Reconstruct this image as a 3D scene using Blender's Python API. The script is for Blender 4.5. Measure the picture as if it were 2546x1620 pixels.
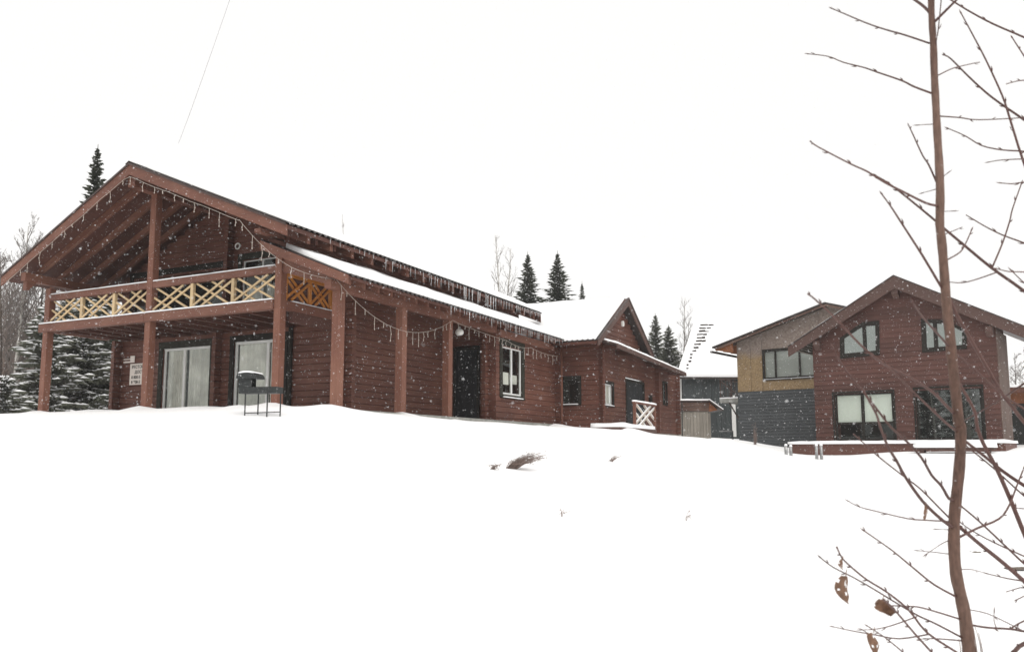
import bpy, math, random
import numpy as np
from mathutils import Vector, Matrix, noise as mnoise
R = math.radians
random.seed(11)
sc = bpy.context.scene
for o in list(bpy.data.objects):
    bpy.data.objects.remove(o)

# ------------------------------------------------------------------ camera
EYE = 1.6
PITCH = .116883
cam = bpy.data.cameras.new('Camera')
cam.sensor_width = 36.0
cam.lens = 36.0 * 2051.68 / 2546
cam.shift_y = 70.54 / 2546
cam.clip_start = .05
cam.clip_end = 3000
cam.dof.use_dof = True
cam.dof.focus_distance = 24
cam.dof.aperture_fstop = 6
camo = bpy.data.objects.new('Camera', cam)
sc.collection.objects.link(camo)
camo.location = (0, 0, EYE)
camo.rotation_euler = (math.pi / 2 + PITCH, 0, 0)
sc.camera = camo

# ------------------------------------------------------------------ overcast sky, soft sun, exposure
SUN_EL = R(60)
w = bpy.data.worlds.new('World')
sc.world = w
w.use_nodes = True
nt = w.node_tree
nt.nodes.clear()
sky = nt.nodes.new('ShaderNodeTexSky')
sky.sky_type = 'NISHITA'
sky.sun_disc = False
sky.sun_elevation = SUN_EL
sky.dust_density = 6
sky.ozone_density = .5
hs = nt.nodes.new('ShaderNodeHueSaturation')
hs.inputs['Saturation'].default_value = .06
mx = nt.nodes.new('ShaderNodeMix')
mx.data_type = 'RGBA'
mx.inputs[0].default_value = .86
mx.inputs[7].default_value = (10.95, 10.86, 10.7, 1)
bg = nt.nodes.new('ShaderNodeBackground')
bg.inputs[1].default_value = .1
wo = nt.nodes.new('ShaderNodeOutputWorld')
nt.links.new(sky.outputs[0], hs.inputs['Color'])
nt.links.new(hs.outputs[0], mx.inputs[6])
nt.links.new(mx.outputs[2], bg.inputs[0])
nt.links.new(bg.outputs[0], wo.inputs[0])
sd = bpy.data.lights.new('Sun', 'SUN')
sd.energy = 1.5
sd.angle = R(50)
sd.color = (1, .96, .9)
so = bpy.data.objects.new('Sun', sd)
sc.collection.objects.link(so)
# light comes from behind the camera, a little from the right
dirv = Vector((math.sin(R(20)) * math.cos(SUN_EL), -math.cos(R(20)) * math.cos(SUN_EL), math.sin(SUN_EL)))
so.rotation_euler = dirv.to_track_quat('Z', 'Y').to_euler()
so.location = (0, -10, 30)
sky.sun_rotation = math.atan2(dirv.x, dirv.y)
vs = sc.view_settings
vs.view_transform = 'Standard'
vs.look = 'None'
vs.exposure = .05
vs.gamma = 1
vs.use_curve_mapping = False
sc.cycles.use_denoising = True
sc.cycles.max_bounces = 8
sc.cycles.volume_bounces = 2
sc.cycles.transparent_max_bounces = 16

# ------------------------------------------------------------------ pixel (2546 x 1620) to point
F_, CX, CY = 2051.68, 1273.0, 880.54
cp, sp = math.cos(PITCH), math.sin(PITCH)
def at(x, y, d):
    a, b = (x - CX) / F_, -(y - CY) / F_
    v = Vector((a, cp - b * sp, sp + b * cp))
    v *= d / v.y
    return Vector((v.x, v.y, v.z + EYE))

# ------------------------------------------------------------------ materials
MATS = {}
def _new(name):
    m = bpy.data.materials.new(name)
    m.use_nodes = True
    b = m.node_tree.nodes['Principled BSDF']
    MATS[name] = m
    return m, m.node_tree, b
def plain(name, col, rough=.6, metal=0, spec=.4, var=.0, scale=8):
    m, t, b = _new(name)
    b.inputs['Roughness'].default_value = rough
    b.inputs['Metallic'].default_value = metal
    b.inputs['Specular IOR Level'].default_value = spec
    b.inputs['Base Color'].default_value = (*col, 1)
    if var:
        tc = t.nodes.new('ShaderNodeTexCoord')
        n = t.nodes.new('ShaderNodeTexNoise')
        n.inputs['Scale'].default_value = scale
        n.inputs['Detail'].default_value = 6
        r = t.nodes.new('ShaderNodeMapRange')
        r.inputs[1].default_value = .25; r.inputs[2].default_value = .75
        r.inputs[3].default_value = 1 - var; r.inputs[4].default_value = 1 + var
        h = t.nodes.new('ShaderNodeHueSaturation')
        h.inputs['Color'].default_value = (*col, 1)
        t.links.new(tc.outputs['Object'], n.inputs['Vector'])
        t.links.new(n.outputs[0], r.inputs[0])
        t.links.new(r.outputs[0], h.inputs['Value'])
        t.links.new(h.outputs[0], b.inputs['Base Color'])
    return m
def wood(name, col, stretch, var=.3, rough=.55, rand=.14, bump=.25, spec=.35, fade=None):
    """stained timber: grain stretched along the piece, each piece a little different"""
    m, t, b = _new(name)
    L = t.links.new
    tc = t.nodes.new('ShaderNodeTexCoord')
    oi = t.nodes.new('ShaderNodeObjectInfo')
    mp = t.nodes.new('ShaderNodeMapping')
    mp.inputs['Scale'].default_value = stretch
    ad = t.nodes.new('ShaderNodeVectorMath'); ad.operation = 'ADD'
    mu = t.nodes.new('ShaderNodeMath'); mu.operation = 'MULTIPLY'; mu.inputs[1].default_value = 37
    L(oi.outputs['Random'], mu.inputs[0])
    L(tc.outputs['Object'], mp.inputs[0])
    L(mp.outputs[0], ad.inputs[0]); L(mu.outputs[0], ad.inputs[1])
    n = t.nodes.new('ShaderNodeTexNoise')
    n.inputs['Scale'].default_value = 1.0; n.inputs['Detail'].default_value = 7; n.inputs['Roughness'].default_value = .6
    L(ad.outputs[0], n.inputs['Vector'])
    big = t.nodes.new('ShaderNodeTexNoise')
    big.inputs['Scale'].default_value = .9; big.inputs['Detail'].default_value = 4
    L(tc.outputs['Object'], big.inputs['Vector'])
    s1 = t.nodes.new('ShaderNodeMath'); s1.operation = 'ADD'
    L(n.outputs[0], s1.inputs[0]); L(big.outputs[0], s1.inputs[1])
    r = t.nodes.new('ShaderNodeMapRange')
    r.inputs[1].default_value = .6; r.inputs[2].default_value = 1.4
    r.inputs[3].default_value = 1 - var; r.inputs[4].default_value = 1 + var
    L(s1.outputs[0], r.inputs[0])
    rr = t.nodes.new('ShaderNodeMapRange')
    rr.inputs[3].default_value = 1 - rand; rr.inputs[4].default_value = 1 + rand
    L(oi.outputs['Random'], rr.inputs[0])
    m2 = t.nodes.new('ShaderNodeMath'); m2.operation = 'MULTIPLY'
    L(r.outputs[0], m2.inputs[0]); L(rr.outputs[0], m2.inputs[1])
    h = t.nodes.new('ShaderNodeHueSaturation')
    h.inputs['Color'].default_value = (*col, 1)
    if fade:
        mc = t.nodes.new('ShaderNodeMix'); mc.data_type = 'RGBA'
        mc.inputs[6].default_value = (*col, 1); mc.inputs[7].default_value = (*fade, 1)
        fr = t.nodes.new('ShaderNodeMapRange'); fr.inputs[1].default_value = .45; fr.inputs[2].default_value = .7
        L(big.outputs[0], fr.inputs[0]); L(fr.outputs[0], mc.inputs[0])
        L(mc.outputs[2], h.inputs['Color'])
    L(m2.outputs[0], h.inputs['Value'])
    L(h.outputs[0], b.inputs['Base Color'])
    b.inputs['Roughness'].default_value = rough
    b.inputs['Specular IOR Level'].default_value = spec
    if bump:
        bp = t.nodes.new('ShaderNodeBump'); bp.inputs['Strength'].default_value = bump; bp.inputs['Distance'].default_value = .01
        L(n.outputs[0], bp.inputs['Height']); L(bp.outputs[0], b.inputs['Normal'])
    return m
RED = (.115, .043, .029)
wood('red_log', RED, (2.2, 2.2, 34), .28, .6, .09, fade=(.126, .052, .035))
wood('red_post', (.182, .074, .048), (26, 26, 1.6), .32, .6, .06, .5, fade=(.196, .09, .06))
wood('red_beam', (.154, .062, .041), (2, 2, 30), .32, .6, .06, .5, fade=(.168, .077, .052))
wood('red_shaded', (.09, .035, .025), (3, 3, 20), .25, .6, .1)  # same red stain with shade put into its colour, for undersides and backs
wood('brown_fascia', (.088, .048, .039), (2, 2, 26), .2, .6, .05)
wood('brown_plank', (.082, .033, .025), (2.2, 2.2, 40), .3, .6, .12)
wood('yellow_pine', (.54, .4, .23), (6, 6, 14), .22, .5, .12)
wood('orange_pine', (.45, .17, .035), (6, 6, 14), .25, .45, .12)
wood('grey_board', (.26, .235, .2), (14, 14, 1.4), .3, .75, .12)
wood('pale_strip', (.48, .42, .36), (3, 3, 20), .2, .6, .1)
wood('dark_plank', (.06, .065, .069), (2, 2, 40), .25, .6, .14)
wood('dark_board', (.038, .046, .048), (20, 20, 1), .25, .6, .14)
wood('orange_soffit', (.24, .085, .03), (8, 8, 8), .3, .6, .1)
wood('bark', (.115, .064, .047), (90, 90, 30), .65, .7, .1, .8, fade=(.15, .1, .078))
wood('twig', (.09, .045, .038), (40, 40, 40), .3, .6, .15, 0)
wood('fir_bark', (.07, .055, .045), (9, 9, 3), .35, .85, .1, .5)
wood('birch_bark', (.42, .4, .37), (2, 2, 12), .5, .8, .1, 0)
wood('bare_twig', (.13, .11, .1), (3, 3, 3), .2, .8, .1, 0)
plain('dark_frame', (.022, .019, .016), .7, spec=.15, var=.25)
plain('green_frame', (.032, .031, .024), .7, spec=.15, var=.25)
plain('white_pvc', (.72, .72, .7), .35, var=.05)
plain('tile', (.035, .026, .024), .5, var=.25)
plain('tile_brown', (.055, .033, .028), .5, var=.25)
plain('black_door', (.010, .012, .015), .6, var=.3, scale=3)
plain('iron', (.03, .033, .033), .55, .3, var=.35, scale=14)
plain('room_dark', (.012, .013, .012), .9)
plain('curtain', (.72, .71, .66), .85, var=.28, scale=2.2)
plain('blind', (.62, .66, .6), .8, var=.04)
plain('grey_reflection', (.3, .31, .295), .6, var=.12, scale=1.2)  # grey of mirrored sky, painted on a sheet behind the panes
wood('pier_board', (.105, .07, .056), (14, 14, 1.4), .3, .75, .12)
wood('terrace_board', (.115, .05, .037), (2, 2, 26), .25, .6, .05)
plain('lamp_glass', (.8, .79, .75), .25)
plain('wire', (.5, .44, .385), .6)
plain('concrete', (.33, .31, .28), .85, var=.25, scale=5)
plain('slab', (.25, .25, .23), .85, var=.3, scale=4)
plain('steel', (.3, .3, .3), .4, .6, var=.2)
plain('sign_face', (.75, .68, .62), .6, var=.05)
plain('ink', (.06, .06, .05), .7)
plain('cable', (.5, .5, .5), .6)
plain('dry_leaf', (.17, .095, .06), .7, var=.35, scale=60)
plain('dry_grass', (.19, .14, .12), .8, var=.3)
plain('soil', (.12, .1, .085), .9, var=.35)
plain('needle', (.036, .042, .026), .7, spec=.2, var=.35, scale=1.5)
plain('needle_dark', (.1, .105, .078), .7, spec=.2, var=.35, scale=1.2)
plain('thicket', (.19, .148, .128), .9, var=.3, scale=.4)
plain('bud', (.11, .04, .03), .6)
# OSB sheets: amber chips below, weathered grey above (a real stain line, with a ragged edge)
def osb():
    m, t, b = _new('osb')
    L = t.links.new
    tc = t.nodes.new('ShaderNodeTexCoord')
    v = t.nodes.new('ShaderNodeTexVoronoi'); v.inputs['Scale'].default_value = 14
    L(tc.outputs['Object'], v.inputs['Vector'])
    n = t.nodes.new('ShaderNodeTexNoise'); n.inputs['Scale'].default_value = 1.3; n.inputs['Detail'].default_value = 5
    L(tc.outputs['Object'], n.inputs['Vector'])
    sx = t.nodes.new('ShaderNodeSeparateXYZ'); L(tc.outputs['Object'], sx.inputs[0])
    mu = t.nodes.new('ShaderNodeMath'); mu.operation = 'MULTIPLY_ADD'; mu.inputs[1].default_value = .9
    L(n.outputs[0], mu.inputs[0]); L(sx.outputs['Z'], mu.inputs[2])
    mr = t.nodes.new('ShaderNodeMapRange'); mr.inputs[1].default_value = 4.75; mr.inputs[2].default_value = 5.1
    L(mu.outputs[0], mr.inputs[0])
    c1 = t.nodes.new('ShaderNodeMix'); c1.data_type = 'RGBA'
    c1.inputs[6].default_value = (.18, .118, .058, 1); c1.inputs[7].default_value = (.3, .21, .11, 1)
    L(v.outputs['Color'], c1.inputs[0])
    c2 = t.nodes.new('ShaderNodeMix'); c2.data_type = 'RGBA'
    c2.inputs[6].default_value = (.17, .125, .1, 1); c2.inputs[7].default_value = (.28, .23, .2, 1)
    L(v.outputs['Color'], c2.inputs[0])
    c3 = t.nodes.new('ShaderNodeMix'); c3.data_type = 'RGBA'
    L(mr.outputs[0], c3.inputs[0]); L(c1.outputs[2], c3.inputs[6]); L(c2.outputs[2], c3.inputs[7])
    L(c3.outputs[2], b.inputs['Base Color']); b.inputs['Roughness'].default_value = .8
osb()
def snowmat():
    m, t, b = _new('snow')
    b.inputs['Base Color'].default_value = (.86, .865, .875, 1)
    b.inputs['Roughness'].default_value = .7
    b.inputs['Specular IOR Level'].default_value = .2
    L = t.links.new
    tc = t.nodes.new('ShaderNodeTexCoord')
    n = t.nodes.new('ShaderNodeTexNoise'); n.inputs['Scale'].default_value = 2.2; n.inputs['Detail'].default_value = 8
    bp = t.nodes.new('ShaderNodeBump'); bp.inputs['Strength'].default_value = .25; bp.inputs['Distance'].default_value = .05
    L(tc.outputs['Object'], n.inputs['Vector']); L(n.outputs[0], bp.inputs['Height']); L(bp.outputs[0], b.inputs['Normal'])
snowmat()
def icemat():
    m, t, b = _new('ice')
    b.inputs['Base Color'].default_value = (.9, .92, .93, 1)
    b.inputs['Roughness'].default_value = .12
    b.inputs['IOR'].default_value = 1.31
    b.inputs['Transmission Weight'].default_value = .65
icemat()
def glassmat(name, tint, ior):
    m = bpy.data.materials.new(name); m.use_nodes = True; MATS[name] = m
    t = m.node_tree; t.nodes.clear()
    o = t.nodes.new('ShaderNodeOutputMaterial')
    tr = t.nodes.new('ShaderNodeBsdfTransparent'); tr.inputs[0].default_value = (*tint, 1)
    g = t.nodes.new('ShaderNodeBsdfGlossy'); g.inputs['Roughness'].default_value = .02
    g.inputs[0].default_value = (.9, .95, .92, 1)
    f = t.nodes.new('ShaderNodeFresnel'); f.inputs[0].default_value = ior
    x = t.nodes.new('ShaderNodeMixShader')
    ge = t.nodes.new('ShaderNodeNewGeometry'); iv = t.nodes.new('ShaderNodeMath'); iv.operation = 'SUBTRACT'; iv.inputs[0].default_value = 1
    mm = t.nodes.new('ShaderNodeMath'); mm.operation = 'MULTIPLY'
    t.links.new(ge.outputs['Backfacing'], iv.inputs[1]); t.links.new(f.outputs[0], mm.inputs[0]); t.links.new(iv.outputs[0], mm.inputs[1])
    t.links.new(mm.outputs[0], x.inputs[0]); t.links.new(tr.outputs[0], x.inputs[1]); t.links.new(g.outputs[0], x.inputs[2])
    t.links.new(x.outputs[0], o.inputs[0])
glassmat('glass', (.95, .96, .95), 1.5)
glassmat('dark_glass', (.55, .6, .58), 2.1)
glassmat('mirror_glass', (.5, .55, .53), 3.2)

# ------------------------------------------------------------------ mesh helpers
COL = sc.collection
class MB:
    def __init__(s): s.v = []; s.f = []
    def add(s, vs, fs):
        k = len(s.v); s.v += [tuple(p) for p in vs]; s.f += [tuple(i + k for i in f) for f in fs]; return s
    def box(s, x0, x1, y0, y1, z0, z1):
        return s.add([(x0, y0, z0), (x1, y0, z0), (x1, y1, z0), (x0, y1, z0), (x0, y0, z1), (x1, y0, z1), (x1, y1, z1), (x0, y1, z1)],
                     [(0, 3, 2, 1), (4, 5, 6, 7), (0, 1, 5, 4), (1, 2, 6, 5), (2, 3, 7, 6), (3, 0, 4, 7)])
    def cbox(s, x0, x1, y0, y1, z0, z1, c=.008):
        """box with its four long (vertical or horizontal) edges chamfered along the longest axis"""
        d = (x1 - x0, y1 - y0, z1 - z0); a = d.index(max(d))
        lo, hi = ((x0, y0, z0)[a], (x1, y1, z1)[a])
        o = [i for i in range(3) if i != a]
        p0, p1 = [(x0, y0, z0)[i] for i in o], [(x1, y1, z1)[i] for i in o]
        prof = [(p0[0] + c, p0[1]), (p1[0] - c, p0[1]), (p1[0], p0[1] + c), (p1[0], p1[1] - c), (p1[0] - c, p1[1]), (p0[0] + c, p1[1]), (p0[0], p1[1] - c), (p0[0], p0[1] + c)]
        vs = []
        for e in (lo, hi):
            for q in prof:
                t = [0, 0, 0]; t[a] = e; t[o[0]] = q[0]; t[o[1]] = q[1]; vs.append(t)
        n = 8
        return s.add(vs, [tuple(range(n - 1, -1, -1)), tuple(range(n, 2 * n))] + [(i, (i + 1) % n, n + (i + 1) % n, n + i) for i in range(n)])
    def bar(s, p, q, w, h, up=(0, 0, 1)):
        p, q = Vector(p), Vector(q); d = (q - p).normalized(); up = Vector(up)
        x = d.cross(up)
        if x.length < 1e-4: x = d.cross(Vector((1, 0, 0)))
        x.normalize(); y = x.cross(d).normalized()
        x *= w / 2; y *= h / 2
        vs = [p - x - y, p + x - y, p + x + y, p - x + y, q - x - y, q + x - y, q + x + y, q - x + y]
        return s.add(vs, [(0, 1, 2, 3), (7, 6, 5, 4), (0, 4, 5, 1), (1, 5, 6, 2), (2, 6, 7, 3), (3, 7, 4, 0)])
    def tube(s, pts, rad, n=6, cap=True):
        pts = [Vector(p) for p in pts]; k0 = len(s.v)
        if not hasattr(rad, '__len__'): rad = [rad] * len(pts)
        prev = None
        for i, p in enumerate(pts):
            d = (pts[min(i + 1, len(pts) - 1)] - pts[max(i - 1, 0)])
            if d.length < 1e-9: d = Vector((0, 0, 1))
            d.normalize()
            if prev is None:
                a = d.cross(Vector((0, 0, 1)))
                if a.length < 1e-3: a = d.cross(Vector((1, 0, 0)))
            else:
                a = prev - d * prev.dot(d)
                if a.length < 1e-6: a = d.cross(Vector((.3, 1, 0)))
            a.normalize(); b = d.cross(a); prev = a
            for j in range(n):
                t = 2 * math.pi * j / n
                s.v.append(tuple(p + (a * math.cos(t) + b * math.sin(t)) * rad[i]))
        for i in range(len(pts) - 1):
            for j in range(n):
                s.f.append((k0 + i * n + j, k0 + i * n + (j + 1) % n, k0 + (i + 1) * n + (j + 1) % n, k0 + (i + 1) * n + j))
        if cap:
            s.f.append(tuple(k0 + j for j in range(n - 1, -1, -1)))
            e = k0 + (len(pts) - 1) * n; s.f.append(tuple(e + j for j in range(n)))
        return s
    def prism(s, poly, axis, a, b):
        """poly: 2-D points; axis 0: poly is (y,z) extruded in x; axis 1: poly is (x,z) extruded in y; axis 2: (x,y) in z"""
        def P(q, e):
            return {0: (e, q[0], q[1]), 1: (q[0], e, q[1]), 2: (q[0], q[1], e)}[axis]
        n = len(poly); vs = [P(q, a) for q in poly] + [P(q, b) for q in poly]
        return s.add(vs, [tuple(range(n)), tuple(range(2 * n - 1, n - 1, -1))] + [(i, n + i, n + (i + 1) % n, (i + 1) % n) for i in range(n)])
    def build(s, name, mat, parent=None, smooth=False, xf=None):
        me = bpy.data.meshes.new(name)
        me.from_pydata(s.v, [], s.f); me.update()
        for m in (mat if isinstance(mat, (list, tuple)) else [mat]): me.materials.append(MATS[m])
        if smooth: me.polygons.foreach_set('use_smooth', [True] * len(me.polygons))
        o = bpy.data.objects.new(name, me); COL.objects.link(o)
        if parent: o.parent = parent
        if xf: o.matrix_basis = xf
        return o
def empty(name, loc=(0, 0, 0), rz=0, parent=None):
    o = bpy.data.objects.new(name, None); COL.objects.link(o)
    o.location = loc; o.rotation_euler = (0, 0, rz); o.empty_display_size = .2
    if parent: o.parent = parent
    return o
def tag(o, label=None, cat=None, group=None, kind=None):
    if label: o['label'] = label
    if cat: o['category'] = cat
    if group: o['group'] = group
    if kind: o['kind'] = kind
    return o
def box(name, mat, parent, *a, c=.008):
    m = MB()
    (m.cbox(*a, c=c) if c else m.box(*a))
    return m.build(name, mat, parent)
def copy_tree(o, parent=None):
    c = o.copy(); COL.objects.link(c); c.parent = parent
    for ch in o.children: copy_tree(ch, c)
    return c
def nz(x, y, z=0, s=1.0): return mnoise.noise(Vector((x * s, y * s, z * s)))

# log or plank with grooved outer face; along 'u' (x) or 'v' (y); outer face at n, facing sign sg
def course(axis, a, b, n, sg, z, h, kind='log', t=.15):
    if kind == 'log': pr = [(-t, 0), (-.024, 0), (0, .014), (0, h - .014), (-.024, h), (-t, h)]
    else: pr = [(-t, 0), (.004, 0), (.004, .03), (-.02, h), (-t, h)]
    m = MB()
    if axis == 'u': m.prism([(n + sg * p, z + q) for p, q in pr], 0, a, b)
    else: m.prism([(n + sg * p, z + q) for p, q in pr], 1, a, b)
    return m
def courses(part, axis, a, b, n, sg, z0, z1, h, holes=(), mat='red_log', kind='log', name='log', t=.15, lim=None):
    """rows of logs between z0 and z1, cut at the holes (a0,a1,z0,z1); lim(z) gives the ends at a height"""
    k = 0; z = z0
    while z < z1 - .02:
        hh = min(h, z1 - z)
        A, B = (a, b)
        if lim:
            l = lim(z + .03)
            A, B = max(a, l[0]), min(b, l[1])
        segs = [(A, B)]
        for (h0, h1, q0, q1) in holes:
            if z + hh * .5 > q0 and z + hh * .5 < q1:
                ns = []
                for (s0, s1) in segs:
                    if h1 <= s0 or h0 >= s1: ns.append((s0, s1)); continue
                    if h0 > s0: ns.append((s0, h0))
                    if h1 < s1: ns.append((h1, s1))
                segs = ns
        for (s0, s1) in segs:
            if s1 - s0 > .04: course(axis, s0, s1, n, sg, z, hh, kind, t).build(name, mat, part)
        z += hh
# snow blanket on a sloped or level rectangle given by four corner points (a-b one edge, d-c the other)
def blanket(name, parent, a, b, c, d, th, nx, ny, seed=0, over=.0, mat='snow', edge=.12):
    a, b, c, d = map(Vector, (a, b, c, d)); m = MB()
    idx = {}
    for i in range(nx + 1):
        for j in range(ny + 1):
            s_, t_ = i / nx, j / ny
            p = (a * (1 - s_) + b * s_) * (1 - t_) + (d * (1 - s_) + c * s_) * t_
            e = min(i, nx - i, j, ny - j)
            hgt = 0 if e == 0 else th * (1 + .35 * nz(p.x + seed, p.y, p.z, 1.1) + .15 * nz(p.x, p.y + seed, 0, 4))
            if e == 1: hgt *= .86
            if e == 0:
                q = (a + b + c + d) / 4
                p = p + (p - q).normalized() * over * 0
            idx[i, j] = len(m.v); m.v.append((p.x, p.y, p.z + hgt))
    # pull the second ring out to the border so that the edge is steep
    for i in range(nx + 1):
        for j in range(ny + 1):
            ii = 0 if i == 1 else nx if i == nx - 1 else i
            jj = 0 if j == 1 else ny if j == ny - 1 else j
            if (ii, jj) != (i, j) and 0 < i < nx and 0 < j < ny:
                q = Vector(m.v[idx[ii, jj]]); k = m.v[idx[i, j]]
                wob = .02 + .018 * nz(k[0], k[1], seed, 5)
                cc = (a + b + c + d) / 4; dd = (cc - q); dd.z = 0
                dd = dd.normalized() * wob if dd.length > 0 else dd
                bz = q.z
                m.v[idx[i, j]] = (q.x + dd.x, q.y + dd.y, bz + th * (.82 + .2 * nz(q.x, q.y, seed, 2.3)))
    for i in range(nx):
        for j in range(ny):
            m.f.append((idx[i, j], idx[i + 1, j], idx[i + 1, j + 1], idx[i, j + 1]))
    return m.build(name, mat, parent, smooth=True)

# ------------------------------------------------------------------ the lodge's frame
LA = -.4653132
LP = Vector((-5.856, 20.0, 1.037 + EYE))
LU, LV = Vector((math.cos(LA), math.sin(LA), 0)), Vector((-math.sin(LA), math.cos(LA), 0))
def lw(u, v, z=0): return LP + LU * u + LV * v + Vector((0, 0, z))
RB = R(-40)
RP = Vector((12.84, 35.0, .447 + EYE))
RU, RV = Vector((math.cos(RB), math.sin(RB), 0)), Vector((-math.sin(RB), math.cos(RB), 0))
def rw(u, v, z=0): return RP + RU * u + RV * v + Vector((0, 0, z))

# ------------------------------------------------------------------ snow-covered ground
ctrl = [(0, 0, -1.6), (-6, 3, -1.3), (6, 3, -1.7), (-9, 8, -.55), (0, 8, -1.0), (8, 8, -1.25), (0, 14, -.05), (-8, 14.5, .42), (7, 15, -.75), (13, 20, -.55),
        (1.5, 21, .3), (5, 26, .3), (9, 30, .12), (-3, 17.6, .66), (-14, 20, .8), (8.5, 34, .5), (9.3, 37.4, .62)]
for u, v, z in [(-9, -.6, .03), (-6.5, -.6, .02), (-4.5, -.6, .02), (-2, -.6, .0), (0, -.6, .0), (2.2, -.5, -.03), (2.35, 1.2, -.1), (2.3, 3, -.14), (2.3, 6, -.18), (2.3, 9, -.2), (2.3, 11.5, -.2),
                (5.0, 12, -.33), (5.2, 14, -.37), (5.4, 16, -.45), (5.6, 18, -.55), (5.5, 21, -.62), (4.6, 18, -.52), (4.6, 20, -.6), (4.2, 24, -.66), (-9, 6, .03), (-4, 6, 0), (0, 15, -.2), (-9, 14, 0), (-4.5, -3, -.25), (0, -3, -.3), (-9, -3, -.2), (2.3, -3, -.4), (5, 4, -.45), (6, 9, -.45)]:
    p = lw(u, v, z); ctrl.append((p.x, p.y, p.z - EYE))
for u, v, z in [(0, -2.6, -.56), (3.5, -2.6, -.5), (7.2, -2.6, -.46), (9, -1, -.42), (-1.5, 0, -.3), (3, 6, -.2), (9, 7, -.2), (2, -6, -.75), (7, -7, -.75)]:
    p = rw(u, v, z); ctrl.append((p.x, p.y, p.z - EYE))
ctrl += [(11.4, 41.5, .33), (13.4, 39.6, .15), (10, 48, .8), (20, 45, .3), (-24, 33, 1.15), (-30, 45, 1.3), (-10, 60, 1.2), (30, 55, .4), (0, 100, 1.2), (80, 70, .4), (-80, 70, 1.6),
         (80, -20, -1.6), (-80, -20, -1.2), (0, -60, -2), (30, 10, -1.3), (-30, 10, -.6), (150, 150, 1), (-150, 150, 2)]
ctrl = np.array(ctrl, float)
def _tps(r2): return np.where(r2 > 0, r2 * np.log(np.maximum(r2, 1e-12)), 0)
_n = len(ctrl)
_K = _tps(((ctrl[:, None, :2] - ctrl[None, :, :2]) ** 2).sum(-1)) + np.eye(_n) * .15
_Pm = np.hstack([np.ones((_n, 1)), ctrl[:, :2]])
_A = np.block([[_K, _Pm], [_Pm.T, np.zeros((3, 3))]])
_W = np.linalg.solve(_A, np.concatenate([ctrl[:, 2], np.zeros(3)]))
def ground_np(X, Y):
    P = np.stack([X.ravel(), Y.ravel()], -1)
    Z = np.empty(len(P))
    for k in range(0, len(P), 20000):
        q = P[k:k + 20000]
        Z[k:k + 20000] = _tps(((q[:, None] - ctrl[None, :, :2]) ** 2).sum(-1)) @ _W[:_n] + _W[_n] + q @ _W[_n + 1:]
    rr = np.hypot(P[:, 0], P[:, 1] - 30)
    f = np.clip((rr - 90) / 120, 0, 1)
    return (np.clip(Z, -4, 4) * (1 - f) + .8 * f + EYE).reshape(X.shape)
def gz(x, y): return float(ground_np(np.array([x]), np.array([y]))[0])
gx = np.concatenate([-np.geomspace(300, 42, 12), np.arange(-40, -18, .5), np.arange(-18, 12, .22), np.arange(12, 40, .5), np.geomspace(42, 300, 12)])
gy = np.concatenate([-np.geomspace(200, 8, 12), np.arange(-6, 15, .5), np.arange(15, 32, .22), np.arange(32, 70, .5), np.geomspace(72, 330, 14)])
GX, GY = np.meshgrid(gx, gy, indexing='ij')
GZ = ground_np(GX, GY)
near = (np.abs(GX) < 45) & (GY > -7) & (GY < 75)
GN = np.zeros_like(GZ)
for i, j in zip(*np.nonzero(near)):
    GN[i, j] = .05 * nz(GX[i, j], GY[i, j], 3, .35) + .02 * nz(GX[i, j], GY[i, j], 7, 1.1)
# little drifts round the posts and along the walls
for (u, v, am, sg) in [(-8.75, -.1, .10, .45), (-4.45, -.1, .13, .4), (.1, -.1, .1, .4), (1.9, -.16, .06, .45), (2.1, 2.6, .07, .35), (2.1, 5.0, .06, .3), (2.3, 12.0, .14, .6), (-2.6, .1, .04, .8), (-6.6, .2, .05, .7), (-1.2, .3, .05, .4), (4.9, 12.6, .1, .6), (-.6, -.5, .05, .3), (2.25, 8.6, .05, .5), (2.3, 10.4, .07, .5)]:
    q = lw(u, v); GZ = GZ + am * np.exp(-((GX - q.x) ** 2 + (GY - q.y) ** 2) / (2 * (sg * .6) ** 2))
GZ = GZ + GN
m = MB()
m.v = [tuple(p) for p in np.stack([GX, GY, GZ], -1).reshape(-1, 3)]
ny_ = len(gy)
m.f = [(i * ny_ + j, (i + 1) * ny_ + j, (i + 1) * ny_ + j + 1, i * ny_ + j + 1) for i in range(len(gx) - 1) for j in range(ny_ - 1)]
ground = tag(m.build('snow_ground', 'snow', smooth=True), kind='structure')

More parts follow.
